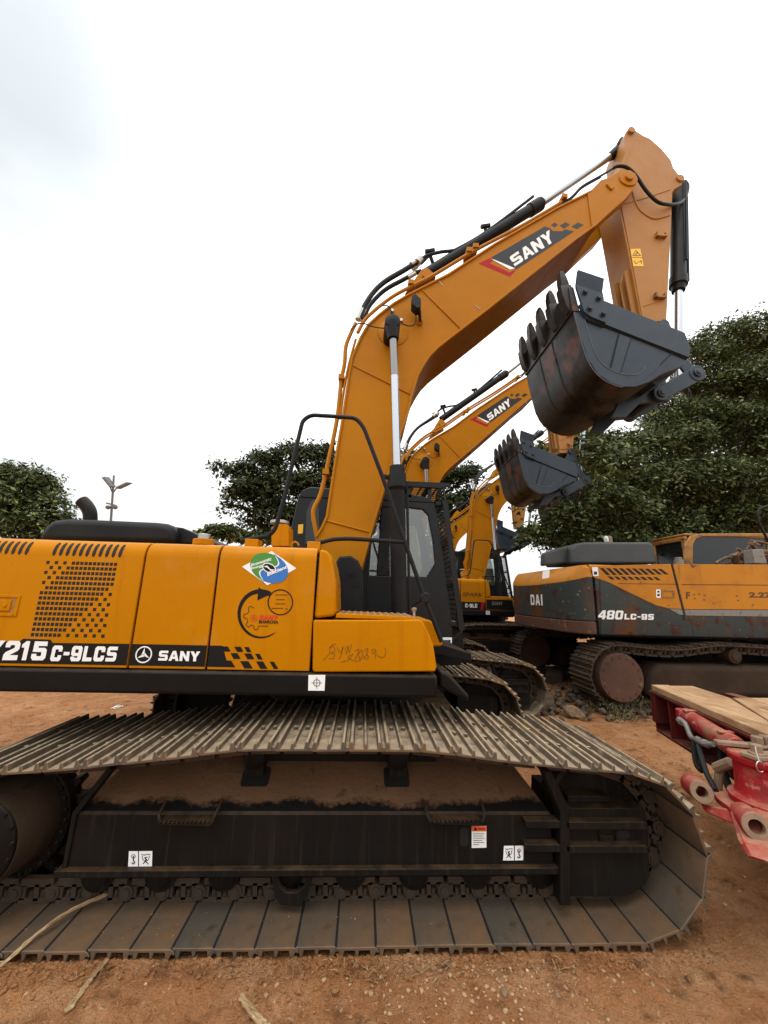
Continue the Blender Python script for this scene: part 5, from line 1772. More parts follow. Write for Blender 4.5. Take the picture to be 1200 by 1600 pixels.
# hydraulic ram
r0, r1 = at(1072, 1119, 3.05), at(1153, 1170, 2.45)
d = (r1-r0).normalized()
mb = MB()
mb.cyl(r0, r1, .058, seg=22); mb.cyl(r0-d*.02, r0+d*.02, .045, seg=16)
mb.cyl(r1-d*.14, r1-d*.02, .064, seg=22)
p = r0-d*.05
mb.cyl(p+Vector((0,0,-.04)), p+Vector((0,0,.035)), .045, seg=16)
for q in (r0+d*.08, r1-d*.10):
    mb.box(q.x-.05, q.x+.04, q.y-.02, q.y+.02, q.z+.048, q.z+.066)
ram = mb.build('hydraulic_ram', M['trailerred'], trl, bevel=.006)
mb = MB(); mb.cyl(r1, r1+d*.14, .034, seg=16); mb.build('rod', M['galv'], ram)
mb = MB()
def px3(pts): return [at(u, v, y) for u, v, y in pts]
mb.tube(px3([(1061,1126,3.0),(1070,1130,2.9),(1078,1148,2.85),(1084,1155,2.8),(1093,1158,2.72),(1100,1162,2.65),(1115,1163,2.58)]), .016, 8, smooth=3)
for a, b, r in (((1090,1156,2.74),(1096,1159,2.70),.024), ((1100,1161,2.65),(1107,1163,2.62),.024), ((1062,1125,3.0),(1066,1129,2.95),.024)):
    mb.cyl(at(*a), at(*b), r, seg=8)
mb.build('ram_pipe', M['galv'], trl)
mb = MB()
mb.tube(px3([(1084,1156,2.78),(1085,1178,2.76),(1089,1196,2.72),(1096,1204,2.68),(1098,1198,2.66),(1094,1180,2.68),(1091,1166,2.70),(1095,1180,2.6),(1104,1208,2.5),(1113,1225,2.45),(1118,1236,2.4)]), .016, 8, smooth=4)
mb.tube(px3([(1127,1170,2.7),(1128,1195,2.65),(1135,1220,2.6),(1142,1236,2.55)]), .022, 8, smooth=3)
mb.build('hydraulic_hose', M['rubber'], trl)
mb = MB()
mb.tube(px3([(1121,1236,2.5),(1124,1205,2.5),(1126,1198,2.5)]), .022, 8)
mb.tube(px3([(1119,1200,2.5),(1142,1191,2.4)]), .028, 8)
mb.build('support_strut', M['dustysteel'], trl)
# hitch drum
c = at(1190, 1215, 2.20)
zt_, zb_ = at(1178, 1182, 2.2).z, at(1178, 1252, 2.2).z
mb = MB()
mb.lathe((c.x+.03, c.y, zb_-.02), (0,0,1), [(0,.12),(0,.172),(.03,.176),(.045,.146),(.06,.138),(zt_-zb_-.02,.134),(zt_-zb_-.005,.152),(zt_-zb_+.02,.156),(zt_-zb_+.032,.148)], 36)
drum = mb.build('hitch_drum', M['trailerred'], trl, bevel=.003)
mb = MB()
zz = zt_+.014
mb.prism([(c.x-.11,c.y-.10),(c.x-.13,c.y-.03),(c.x-.09,c.y+.0),(c.x+.12,c.y-.02),(c.x+.16,c.y-.09),(c.x+.06,c.y-.13)], zz, zz+.02, 'Z')
mb.prism([(c.x-.13,c.y+.10),(c.x-.12,c.y+.14),(c.x+.05,c.y+.10),(c.x+.2,c.y+.05),(c.x+.2,c.y+.0),(c.x+.02,c.y+.06)], zz+.004, zz+.026, 'Z')
for dx, dy, r, h in ((-.06,-.06,.028,.045),(.06,.05,.03,.05),(.12,.06,.032,.05),(.09,-.06,.026,.05)):
    mb.cyl((c.x+dx,c.y+dy,zz+.015), (c.x+dx,c.y+dy,zz+.02+h), r, seg=6)
    mb.cyl((c.x+dx,c.y+dy,zz+.015), (c.x+dx,c.y+dy,zz+.03), r*1.4, seg=14)
mb.build('lock_plate', M['dustysteel'], drum, bevel=.004)
mb = MB()
p = at(1188, 1198, 2.02)
mb.tube([p+Vector((.02*math.cos(a), 0, .024*math.sin(a))) for a in [2*math.pi*i/12 for i in range(11)]], .003, 6)
mb.tube([p+Vector((0,0,.02)), p+Vector((.01,.02,.06)), p+Vector((.02,.03,.08))], .003, 6)
mb.build('split_pin', M['steel'], drum)
# lug sleeves and their plates
def sleeve(u, v, Y, bu, bv, bY, ro, ri, name='lug_sleeve'):
    a, b = at(u, v, Y), at(bu, bv, bY)
    d = (b-a).normalized(); L = (b-a).length
    mb = MB()
    mb.mi = 0; mb.lathe(a, d, [(.006,ro*.96),(.012,ro),(L,ro),(L,ri),(.05,ri)], 28, caps=False)
    mb.mi = 1; mb.lathe(a, d, [(.05,ri),(.006,ri),(0,ri*1.06),(0,ro*.92),(.006,ro*.96)], 28, caps=False)
    return mb.build(name, [M['trailerred'], M['dustysteel']], trl)
sleeve(1097, 1238, 2.28, 1081, 1226, 2.46, .056, .027)
sleeve(1183, 1293, 1.98, 1163, 1275, 2.15, .059, .030)
mb = MB()
def sheet(pts, th, up=Vector((0,0,1))):
    vs = [at(u, v, y) for u, v, y in pts]
    n = len(vs)
    mb.add(vs+[p-up*th for p in vs], [tuple(range(n)), tuple(range(2*n-1, n-1, -1))]+[(i, i+n, (i+1) % n+n, (i+1) % n) for i in range(n)])
sheet([(1112,1236,2.42),(1150,1235,2.40),(1152,1260,2.18),(1147,1266,2.14),(1120,1246,2.30)], .03)
sheet([(1146,1268,2.12),(1152,1262,2.16),(1210,1262,2.1),(1212,1350,1.86),(1175,1338,1.90),(1160,1312,2.0)], .04, Vector((0,-.6,.4)))
sheet([(1100,1258,2.30),(1147,1266,2.18),(1152,1290,2.14),(1110,1272,2.26)], .03, Vector((0,-1,.2)))
sheet([(1150,1240,2.3),(1215,1240,2.25),(1215,1262,2.15),(1152,1262,2.18)], .05)
mb.build('hitch_plate', M['trailerred'], trl, bevel=.006)

# ------------------------------------------------------------------ trees
def leaves(sprays, n_leaf, size, rng, disc=.42, up=.75):
    """sprays: (centre, outward) pairs; flat twigs of small leaves"""
    V, Fc = [], []
    for c, o in sprays:
        ax = (o*.6+Vector((rng.uniform(-.5,.5), rng.uniform(-.5,.5), up+rng.uniform(-.3,.3)))).normalized()
        a = ax.orthogonal().normalized(); a = (a*math.cos(rng.random()*6.28)+ax.cross(a)*math.sin(rng.random()*6.28)).normalized()
        b = ax.cross(a)
        for _ in range(n_leaf):
            r = disc*math.sqrt(rng.random()); t = rng.random()*6.283
            p = c+a*(r*math.cos(t))+b*(r*math.sin(t))*.75+ax*rng.gauss(0, disc*.22)-Vector((0,0,.5*r*r))
            n = (ax+Vector((rng.gauss(0,.45), rng.gauss(0,.45), rng.gauss(0,.35)))).normalized()
            e = n.orthogonal().normalized()
            q = rng.random()*6.283
            e1 = e*math.cos(q)+n.cross(e)*math.sin(q); e2 = n.cross(e1)
            s = size*rng.uniform(.45, 1.4)
            k = len(V)
            V += [p-e1*s, p+e2*s*.42, p+e1*s, p-e2*s*.42]
            Fc.append((k, k+1, k+2, k+3))
    return V, Fc
def tree(name, base, clumps, n_spray, n_leaf, size, lm, label, seed, trunk_r=.25, disc=.42, fill=.35, cat='tree', group=None):
    rng = random.Random(seed)
    root = empty(name, base, label, cat, group)
    vol = [c[1]**2 for c in clumps]
    tot = sum(vol)
    sprays = []
    for (c, r), v_ in zip(clumps, vol):
        for _ in range(max(4, int(n_spray*v_/tot))):
            while True:
                o = Vector((rng.gauss(0,1), rng.gauss(0,1), rng.gauss(0,1)))
                if o.length > .01: break
            o.normalize()
            if o.z < -.25 and rng.random() < .65: o.z = -o.z*.6
            rad_ = r*(1-fill*rng.random()**1.3)*(rng.uniform(.78, 1.10) if rng.random() < .8 else rng.uniform(1.0, 1.42))
            sprays.append((c+Vector((o.x*rad_*1.12, o.y*rad_, o.z*rad_*.62)), o))
    V, Fc = leaves(sprays, n_leaf, size, rng, disc)
    me = bpy.data.meshes.new('crown')
    o3 = Vector(base)
    me.from_pydata([tuple(p-o3) for p in V], [], Fc)
    me.materials.append(lm)
    ob = bpy.data.objects.new('crown', me); COL.objects.link(ob); ob.parent = root
    mb = MB()
    b = Vector(base)
    cen = sum((c for c, r in clumps), Vector())/len(clumps)
    low = min(c.z for c, r in clumps)
    fork_p = Vector((b.x+(cen.x-b.x)*.25, b.y+(cen.y-b.y)*.25, b.z+(low-b.z)*.75))
    mb.tube([b, b.lerp(fork_p, .5)+Vector((.1,0,0)), fork_p], [trunk_r*1.3, trunk_r, trunk_r*.85], 10)
    for c, r in clumps:
        src = fork_p
        if (c-b).length > 0 and c.y < b.y-2.2:      # outer clumps hang from the clump behind them
            behind = [q for q, _ in clumps if q.y > c.y+.35]
            if behind: src = min(behind, key=lambda q: (q-c).length)
        if src is not fork_p:
            mb.tube([src, src.lerp(c, .5)+Vector((0,0,.08)), c], [trunk_r*.06, trunk_r*.05, trunk_r*.025], 5, smooth=3)
            continue
        mid = fork_p.lerp(c, .55)+Vector((rng.uniform(-.3,.3), rng.uniform(-.3,.3), rng.uniform(0,.5)))
        mb.tube([fork_p, mid, c, c+(c-mid)*.5*r/max(.5,(c-mid).length)], [trunk_r*.22, trunk_r*.13, trunk_r*.07, trunk_r*.02], 7, smooth=3)
        for _ in range(5):
            t = c+Vector((rng.uniform(-1,1), rng.uniform(-1,1), rng.uniform(-.3,.6)))*r*.9
            mb.tube([mid.lerp(c, rng.random()), (mid.lerp(c,.8)+t)*.5+Vector((0,0,.1)), t], [trunk_r*.12, trunk_r*.08, trunk_r*.03], 5)
    mb.build('trunk', M['bark'], root)
    return root
def CL(lst):
    out = []
    for u, v, Y, rp in lst:
        p = at(u, v, Y)
        dz = (p-CAM).dot(Fv)
        out.append((p, rp*dz/FPX))
    return out
big = CL([(1185,525,14.2,48),(1130,535,14,42),(1090,565,13.8,42),(1125,605,13.4,48),(1180,590,13.4,50),(1100,655,13,42),(1165,665,12.8,52),(1060,690,12.5,46),
          (1000,700,12,46),(940,706,11.6,44),(900,740,11.6,42),(960,765,12,52),(1030,755,12.2,55),(1100,745,12.4,55),(1165,750,12.5,55),(1215,700,12.8,60),(1230,620,13.4,60),(1240,540,14,55),
          (890,800,11.8,38),(845,835,12.2,24),(875,850,12.4,28),(930,825,12.2,42),(990,820,12.6,48),(1050,820,12.8,48),(1120,815,13,52),(1190,815,13,55),(1250,790,13,60),(850,706,10.0,20),(822,790,10.2,14),(870,772,11.2,26),(925,690,10.0,28),(965,720,10,34),(905,745,9.9,30),(950,780,9.8,38),(895,800,9.8,30),(868,828,10,24),(917,692,7.3,15),(922,716,7.3,17),(935,735,7.4,20),(945,705,7.6,22),(940,845,10.5,26),(985,850,11,30),(1030,852,11.5,30),(905,850,10.5,18),(1070,850,12,30),(1120,852,12.5,36),(835,835,10.2,22),(925,835,10,28),(960,800,13.2,40),(1010,770,13.4,45),(1050,800,13.6,45),(1000,840,13.4,40),(930,850,13,26),(1060,845,13.6,36),(1050,640,13,30),(1072,600,13.5,22),(1030,660,12.8,30),(985,790,10.5,34),(1010,745,10.8,30),(818,770,10.4,9)])
bb = at(1110, 950, 13.2)
tree('shade_tree', (bb.x, bb.y, 0), big, 8600, 17, .076, M['leaf'], 'huge spreading shade tree with feathery layered green crown over the old excavator', 11, .42, .40)
bk = CL([(1200,560,19,50),(1120,640,19,60),(1200,680,18.5,70),(1050,740,18.5,60),(980,775,18,58),(1120,770,18.5,75),(1200,790,18.5,70),(905,815,18,34),(960,840,18,48),(1040,840,18.5,60),(1120,850,18.5,60),(1200,860,18.5,60),(1280,700,19,90),(1280,840,19,80),(1080,690,19,40)])
bb = at(1090, 950, 18.8)
tree('broadleaf_tree', (bb.x, bb.y, 0), bk, 4200, 14, .13, M['leafdark'], 'dark leafy tree standing behind the big shade tree', 12, .4, .6, .5, group='trees beyond the yard')
lf = CL([(-30,745,20,45),(8,738,20,24),(45,748,20,34),(20,785,19.6,46),(70,785,20,34),(92,810,20,24),(40,825,19.8,46),(85,835,20,28),(-30,810,20,50),(60,760,20.4,30)])
bb = at(20, 940, 20)
tree('broadleaf_tree', (bb.x, bb.y, 0), lf, 1500, 13, .125, M['leaf'], 'round green tree at the left edge behind the black engine cover', 13, .3, .55, .6, group='trees beyond the yard')
md = CL([(495,712,17,30),(455,708,17,28),(415,722,17,30),(378,735,17,20),(345,727,17,11),(400,760,17,34),(445,755,17,40),(490,760,17,42),(372,772,16.8,20),(360,790,16.8,12),(425,800,17,34),(470,805,17,38),(540,735,17.2,40),(590,735,17.2,40),(635,722,17.2,30),(680,745,17.2,30),(715,745,17,24),(735,775,17,18),(705,785,17,26),(650,780,17.2,40),(560,790,17.2,48),(742,740,17,9),(465,832,17,30),(430,836,17,24),(398,818,17,20),(500,835,17,30),(725,800,17,24),(690,815,17,24),(735,735,17,14),(410,768,17,26)])
bb = at(540, 940, 17.2)
tree('broadleaf_tree', (bb.x, bb.y, 0), md, 3300, 14, .105, M['leafdark'], 'wide dark green tree behind the cab and yellow boom of the nearest excavator', 14, .35, .5, .5, group='trees beyond the yard')
for i, (lst, lab) in enumerate((([(318,838,34,14),(336,832,34,16),(355,830,34,15)], 'low distant bush left of the yellow filler post'), ([(372,836,36,14),(392,840,36,14),(410,838,36,14)], 'low distant bush behind the yellow filler post'))):
    c = CL(lst); b = at(lst[1][0], 900, lst[1][2])
    tree('distant_bush', (b.x, b.y, 0), c, 260, 12, .26, M['leaf'], lab, 30+i, .15, .6, .6, 'bush', 'distant bushes')

# ------------------------------------------------------------------ lamp post far left
LY = 26
lp = empty('lamp_post', (at(170,900,LY).x, LY, 0), 'leaning grey lamp post with two flat lamp heads and a camera', 'lamp post')
mb = MB()
pb, pt_ = at(169.5, 870, LY), at(178, 743, LY)
mb.tube([Vector((pb.x, LY, 0)), pb, pt_], [.10, .09, .06], 10)
pole = mb.build('pole', M['pole'], lp)
for (a, b, c, d) in (((158,746),(163,744.5),(173.5,759.5),(171,762)), ((181,764),(180,761),(197,753),(201,754.5))):
    q = [at(u, v, LY-.4) for u, v in (a, b, c, d)]
    mb = MB(); n = Vector((0,.5,.12))
    mb.add(q+[p+n for p in q], [(0,1,2,3),(7,6,5,4),(0,4,5,1),(1,5,6,2),(2,6,7,3),(3,7,4,0)])
    mb.tube([at((c[0]+d[0])/2 if a[0] < 170 else a[0]+1, (c[1]+d[1])/2 if a[0] < 170 else 762.5, LY), at(176, 771, LY)], .05, 6)
    mb.build('lamp_head', M['pole'], lp, bevel=.03)
mb = MB()
mb.tube([at(166,786,LY), at(182,790,LY)], .05, 6)
for u in (169, 180):
    mb.lathe(at(u, 792, LY-.1), (0,0,1), [(-.16,.05),(-.1,.14),(.0,.16),(.08,.12)], 12)
mb.build('camera', M['pole'], lp)

# ------------------------------------------------------------------ ground
def axis(vals):
    out = []
    for a, b, s in vals:
        n = max(1, int(round((b-a)/s)))
        out += [a+(b-a)*i/n for i in range(n)]
    out.append(vals[-1][1])
    return out
gx = axis([(-1500,-200,260),(-200,-40,32),(-40,-8,2),(-8,-3.4,.25),(-3.4,3.6,.035),(3.6,9,.2),(9,40,2),(40,200,32),(200,1500,260)])
gy = axis([(-200,-20,40),(-20,0,4),(0,1.2,.15),(1.2,2.9,.03),(2.9,4.2,.06),(4.2,9,.12),(9,40,1.6),(40,200,32),(200,1500,260)])
def gz(x, y):
    r = math.hypot(x, y)
    z = .030*mnoise.noise(Vector((x*.55, y*.55, 0)))
    if r < 14:
        z += .016*mnoise.noise(Vector((x*2.3, y*2.3, 3)))+.009*mnoise.noise(Vector((x*6, y*6, 5)))
        if r < 5.5:
            n3 = mnoise.noise(Vector((x*15, y*15, 9)))
            z += .009*n3+.0055*mnoise.noise(Vector((x*34, y*34, 2)))+.0035*mnoise.noise(Vector((x*70, y*70, 4)))
            # old tread marks pressed into the dirt in front of the track
            if 1.6 < y < 2.24 and -2.2 < x < .2:
                e = min(1, (y-1.6)/.15)*min(1, (x+2.2)/.3, (.2-x)/.3)
                z += .016*e*max(0, math.sin(x*2*math.pi/.075))*(.5+mnoise.noise(Vector((x*3, y*3, 1))))
        for (cx, wd, dp) in ((2.35, .16, .03), (3.0, .16, .025)):
            q = abs(x-cx-.25*(y-2)) / wd
            if q < 1.6: z += -dp*math.exp(-q*q*2)+dp*.5*math.exp(-(q-1.15)**2*14)+.006*math.exp(-q*q)*math.sin(y*2*math.pi/.16)
    # level where the machine stands, heaped along the track's edge
    if -2.5 < x < 2.1 and 2.1 < y < 5.7:
        z = z*.35-.012
    if 2.05 < y < 2.26 and -2.4 < x < 1.75:
        z += .018*math.sin((y-2.05)/.21*math.pi)*(.6+.8*mnoise.noise(Vector((x*4, 1, 1))))
    if y > 9: z += (y-9)*.008*min(1, (40-min(y, 40))/31) if y < 40 else 0
    return z
nx, ny = len(gx), len(gy)
verts = [(x, y, gz(x, y)) for y in gy for x in gx]
faces = [(j*nx+i, j*nx+i+1, (j+1)*nx+i+1, (j+1)*nx+i) for j in range(ny-1) for i in range(nx-1)]
me = bpy.data.meshes.new('ground'); me.from_pydata(verts, [], faces); me.materials.append(M['ground'])
me.polygons.foreach_set('use_smooth', [True]*len(me.polygons))
gr = bpy.data.objects.new('ground', me); COL.objects.link(gr); tag(gr, 'bare reddish brown dirt ground with pebbles', None, None, 'structure')

# pebbles and crumbs of dirt: nobody could count them
def rock_into(mb, c, r, rng, squash=.6):
    pts = []
    for v in ICO_V:
        k = r*rng.uniform(.65, 1.15)
        pts.append((c[0]+v[0]*k, c[1]+v[1]*k, c[2]+v[2]*k*squash))
    mb.add(pts, ICO_F)
bm = bmesh.new(); bmesh.ops.create_icosphere(bm, subdivisions=1, radius=1)
ICO_V = [tuple(v.co) for v in bm.verts]; ICO_F = [tuple(v.index for v in f.verts) for f in bm.faces]; bm.free()
rng = random.Random(5)
mb = MB()
for _ in range(1900):
    y = 1.25+rng.random()**1.2*5.2
    x = rng.uniform(-1.25, 1.25)*(y+.2)
    if -2.4 < x < 1.9 and 2.22 < y < 5.6 and not (y > 3.1 and x > 2): continue
    r = .003+.012*rng.random()**3
    rock_into(mb, (x, y, gz(x, y)+r*.2), r, rng)
for _ in range(420):     # denser scatter in front of the idler
    x, y = rng.gauss(.55, .42), 2.17-abs(rng.gauss(0, .16))
    r = .0025+.010*rng.random()**3
    rock_into(mb, (x, y, gz(x, y)+r*.2), r, rng)
pb_ = mb.build('pebbles', M['pebble'], None, smooth=0)
tag(pb_, 'small pale pebbles scattered over the dirt', 'pebbles', None, 'stuff')
mb = MB()
for _ in range(170):
    y = 1.3+rng.random()*3.4; x = rng.uniform(-1.2, 1.2)*y
    if rng.random() < .45: x, y = rng.gauss(.35, .55), 2.19-abs(rng.gauss(0, .07))
    if -2.4 < x < 1.9 and 2.24 < y < 5.6: continue
    a = rng.random()*6.28; l = rng.uniform(.006, .030)
    p = Vector((x, y, gz(x, y)+.006)); d = Vector((math.cos(a), math.sin(a), rng.uniform(-.1,.25)))*l
    mb.tube([p-d, p+Vector((0,0,.004)), p+d], .0010+.0012*rng.random(), 4)
ch_ = mb.build('straw_litter', M['straw'], None)
tag(ch_, 'bits of dry straw and bark on the dirt along the track', 'straw', None, 'stuff')
mb = MB()
for _ in range(4200):
    y = 1.25+rng.random()**1.3*5.2
    x = rng.uniform(-1.25, 1.25)*(y+.2)
    if rng.random() < .25: x, y = rng.uniform(-2.2, 1.7), 2.20-abs(rng.gauss(0, .07))
    if -2.4 < x < 1.9 and 2.22 < y < 5.6: continue
    r = .004+.016*rng.random()**2.5
    rock_into(mb, (x, y, gz(x, y)+r*.15), r, rng)
for _ in range(140):      # soil dropped on the inner face of the lower shoes
    x, y = rng.uniform(-2.0, 1.42), rng.uniform(2.235, 2.48)
    r = .0015+.005*rng.random()**3
    rock_into(mb, (x, y, .044), r, rng)
for _ in range(2600):     # loose soil kicked up against the shoes
    x = rng.uniform(-2.3, 1.75); y = 2.225-abs(rng.gauss(0, .035))
    r = .004+.014*rng.random()**2
    rock_into(mb, (x, y, gz(x, y)+r*.2), r, rng)
for _ in range(700):
    a = rng.uniform(-1.4, 1.0); x, y = 1.50+.32*math.cos(a), rng.uniform(2.2, 3.1)
    r = .004+.012*rng.random()**2
    rock_into(mb, (x+.1, y, gz(x, y)+r*.2), r, rng)
cr_ = mb.build('dirt_crumbs', M['ground'], None, smooth=0)
tag(cr_, 'crumbs and clods of the same reddish dirt', 'dirt', None, 'stuff')
# single stones one can point to
def stone(u, v, r, label, m='stone', sq=.65, seed=0, z=None):
    p = atz(u, v, 0)
    g = gz(p.x, p.y)
    bm = bmesh.new(); bmesh.ops.create_icosphere(bm, subdivisions=2, radius=1)
    rg = random.Random(seed)
    planes = [Vector((rg.gauss(0,1), rg.gauss(0,1), rg.gauss(0,.8))).normalized() for _ in range(11)]
    for vv in bm.verts:
        d = vv.co.normalized(); k = 1.0
        for q in planes:
            t = d.dot(q)
            if t > .62: k = min(k, .66/t)
        vv.co = Vector((d.x*k*r, d.y*k*r, d.z*k*r*sq))
    me = bpy.data.meshes.new('stone'); bm.to_mesh(me); bm.free(); me.materials.append(M[m])
    o = bpy.data.objects.new('stone', me); COL.objects.link(o); o.location = (p.x, p.y, g+r*sq*.35)
    o.rotation_euler = (0, 0, rg.random()*6)
    tag(o, label, 'stone', 'loose stones')
stone(788, 1560, .022, 'largest pale stone on the dirt in front of the track', seed=1)
stone(724, 1553, .014, 'small pale stone left of the largest stone on the dirt', seed=2)
stone(838, 1558, .012, 'brown pebble right of the largest stone on the dirt', seed=3)
stone(872, 1567, .013, 'reddish stone, rightmost of the stones on the dirt below the track', seed=4)
stone(908, 1521, .012, 'whitish pebble right below the track idler end', seed=5)
def slab(name, pts, z0, z1, m, label, cat, group=None, seed=0):
    rg = random.Random(seed)
    mb = MB()
    base = [atz(u, v, z0) for u, v in pts]
    cx = sum((p for p in base), Vector())/len(base)
    up = [Vector((p.x+(cx.x-p.x)*.06*rg.random(), p.y+(cx.y-p.y)*.06*rg.random(), z1+rg.uniform(-.02,.02))) for p in base]
    n = len(base)
    lo = [Vector((cx.x+(p.x-cx.x)*1.06, cx.y+(p.y-cx.y)*1.06, z0-.05)) for p in base]
    mb.add(up+lo, [tuple(range(n)), tuple(range(2*n-1, n-1, -1))]+[(i, (i+1) % n, (i+1) % n+n, i+n) for i in range(n)])
    o = mb.build(name, m, None, bevel=.02, seg=2)
    tag(o, label, cat, group)
stone(897, 1120, .19, 'flat-topped tan rock on the dirt beyond the track front', sq=.62, seed=23)
slab('concrete_chunk', [(852,1067),(880,1066),(885,1052),(868,1050),(856,1056)], .0, .18, M['concrete'], 'pale broken concrete chunk left of the old excavator track', 'concrete chunk', 'broken concrete chunks', 2)
slab('concrete_chunk', [(884,1092),(915,1090),(912,1078),(890,1078)], .0, .12, M['concrete'], 'grey concrete lump just behind the flat tan rock', 'concrete chunk', 'broken concrete chunks', 3)
slab('concrete_chunk', [(846,1112),(866,1112),(868,1098),(850,1096)], .0, .12, M['concrete'], 'dark concrete chunk left of the flat tan rock', 'concrete chunk', 'broken concrete chunks', 4)
# rubble mound between the two machines: one mass
mb = MB()
for _ in range(260):
    u, v = rng.uniform(850, 1015), rng.gauss(1100, 13)
    if v > 1130: continue
    p = atz(u, v, 0)
    rock_into(mb, (p.x, p.y, rng.random()**2*.14), rng.uniform(.015, .07), rng, .7)
rb = mb.build('rubble', M['concrete'], None, smooth=0); tag(rb, 'heap of broken rubble beside the old excavator track', 'rubble', None, 'stuff')
# weeds at the foot of the old excavator
def weed(u, v, n, h, label, seed):
    rg = random.Random(seed)
    p = atz(u, v, 0); b = Vector((p.x, p.y, 0))
    root = empty('weed', b, label, 'weed', 'weeds by the old excavator')
    V, Fc = [], []
    mb = MB()
    for _ in range(n):
        s = b+Vector((rg.gauss(0,.10), rg.gauss(0,.08), 0)); t = s+Vector((rg.gauss(0,.09), rg.gauss(0,.09), h*rg.uniform(.4,1)))
        mb.tube([s, t], [.004,.002], 4)
        for q in range(7):
            c = s.lerp(t, rg.uniform(.2,1))+Vector((rg.gauss(0,.03), rg.gauss(0,.03), 0))
            nn = Vector((rg.gauss(0,.6), rg.gauss(0,.6), 1)).normalized(); e1 = nn.orthogonal().normalized(); e2 = nn.cross(e1)
            z_ = rg.uniform(.015,.035); k = len(V)
            V += [c-e1*z_, c+e2*z_*.5, c+e1*z_, c-e2*z_*.5]; Fc.append((k,k+1,k+2,k+3))
    me = bpy.data.meshes.new('leaf_cluster'); me.from_pydata([tuple(q-b) for q in V], [], Fc); me.materials.append(M['weed'])
    o = bpy.data.objects.new('leaf_cluster', me); COL.objects.link(o); o.parent = root
    mb.build('stem', M['straw'], root)
for i, (u, v, n, h, lab) in enumerate(((942,1112,22,.22,'leafy weed at the left of the clump under the old excavator'), (965,1118,24,.20,'leafy weed in the middle of the clump beside white litter'), (990,1112,26,.28,'tall weed below the rusty drive wheel'), (1010,1105,24,.34,'tallest weed, against the left end of the trailer beam'), (1024,1112,20,.24,'weed tucked under the trailer corner post'), (976,1128,16,.12,'low weed in front of the clump on the dirt'))):
    weed(u, v, n, h, lab, 50+i)
def crumple(u, v, r, label, seed, cat='litter'):
    p = atz(u, v, 0); rg = random.Random(seed)
    mb = MB()
    for _ in range(9):
        c = Vector((p.x+rg.gauss(0,r*.5), p.y+rg.gauss(0,r*.4), gz(p.x,p.y)+rg.random()*r*.7))
        q = [c+Vector((rg.gauss(0,r*.5), rg.gauss(0,r*.5), rg.gauss(0,r*.3))) for _ in range(4)]
        mb.add(q, [(0,1,2),(0,2,3)])
    o = mb.build('litter', M['litter'], None, smooth=0); tag(o, label, cat, 'scraps of white litter')
crumple(183, 1107, .045, 'crumpled white plastic bag on the dirt behind the track', 1)
crumple(960, 1104, .12, 'white litter caught among the weeds', 2)
# dry stalks
def stalk(pts, r, label, flat=.4, bits=4, seed=0):
    """a split, fibrous stalk: several ragged strands lying against each other"""
    rg = random.Random(seed)
    mb = MB()
    base = catmull([Vector(p) for p in pts], 6)
    n = len(base)
    for s in range(7):
        off = Vector((rg.gauss(0, r[0]*.55), rg.gauss(0, r[0]*.55), rg.uniform(-.2, .5)*r[0]))
        i0, i1 = (0, n-1) if s < 3 else sorted((rg.randrange(n), rg.randrange(n)))
        if i1-i0 < 3: continue
        P_ = []; R_s = []
        for i in range(i0, i1+1):
            t = i/(n-1)
            k = r[0]+(r[1]-r[0])*t
            P_.append(base[i]+off*(.6+.8*rg.random())+Vector((rg.gauss(0,.0018), rg.gauss(0,.0018), rg.gauss(0,.001))))
            R_s.append(k*rg.uniform(.35, .75)*(.5 if i in (i0, i1) else 1))
        mb.tube(P_, R_s, 5)
    for _ in range(bits):
        i = rg.randrange(n-1); c = base[i]
        d = (base[i+1]-base[i]).normalized()*rg.uniform(.02,.07)+Vector((rg.gauss(0,.02), rg.gauss(0,.02), rg.uniform(0,.015)))
        mb.tube([c, c+d*.6+Vector((0,0,.004)), c+d], [r[0]*.3, r[0]*.22, r[0]*.06], 4)
    o = mb.build('dry_stalk', M['straw'], None)
    tag(o, label, 'dry stalk', 'dry plant stalks')
A0 = at(168, 1422, 2.52); A0.z = .075
A1 = at(105, 1455, 2.40); A1.z = .078
A2 = at(55, 1478, 2.28); A2.z = .070
A3 = atz(0, 1510, .03)
A4 = atz(-40, 1530, .012)
stalk([A0, A1, A2, A3, A4], (.012, .006), 'long pale dry stalk lying across the track shoes at the left', seed=1)
B = [atz(u, v, .015) for u, v in ((168,1498),(140,1530),(122,1556),(102,1580))]
stalk(B, (.006, .011), 'frayed dry stalk on the dirt below the track at the left', bits=9, seed=2)
B = [atz(u, v, .014) for u, v in ((376,1556),(390,1576),(412,1602),(418,1612))]
stalk(B, (.011, .012), 'broken piece of cane at the bottom edge of the dirt', bits=2, seed=3)
B = [atz(u, v, .010) for u, v in ((935,1582),(945,1592),(950,1602))]
stalk(B, (.003, .003), 'thin twig on the dirt at the lower right', bits=1, seed=4)
B = [atz(u, v, .012) for u, v in ((1040,1270),(1072,1275),(1095,1272))]
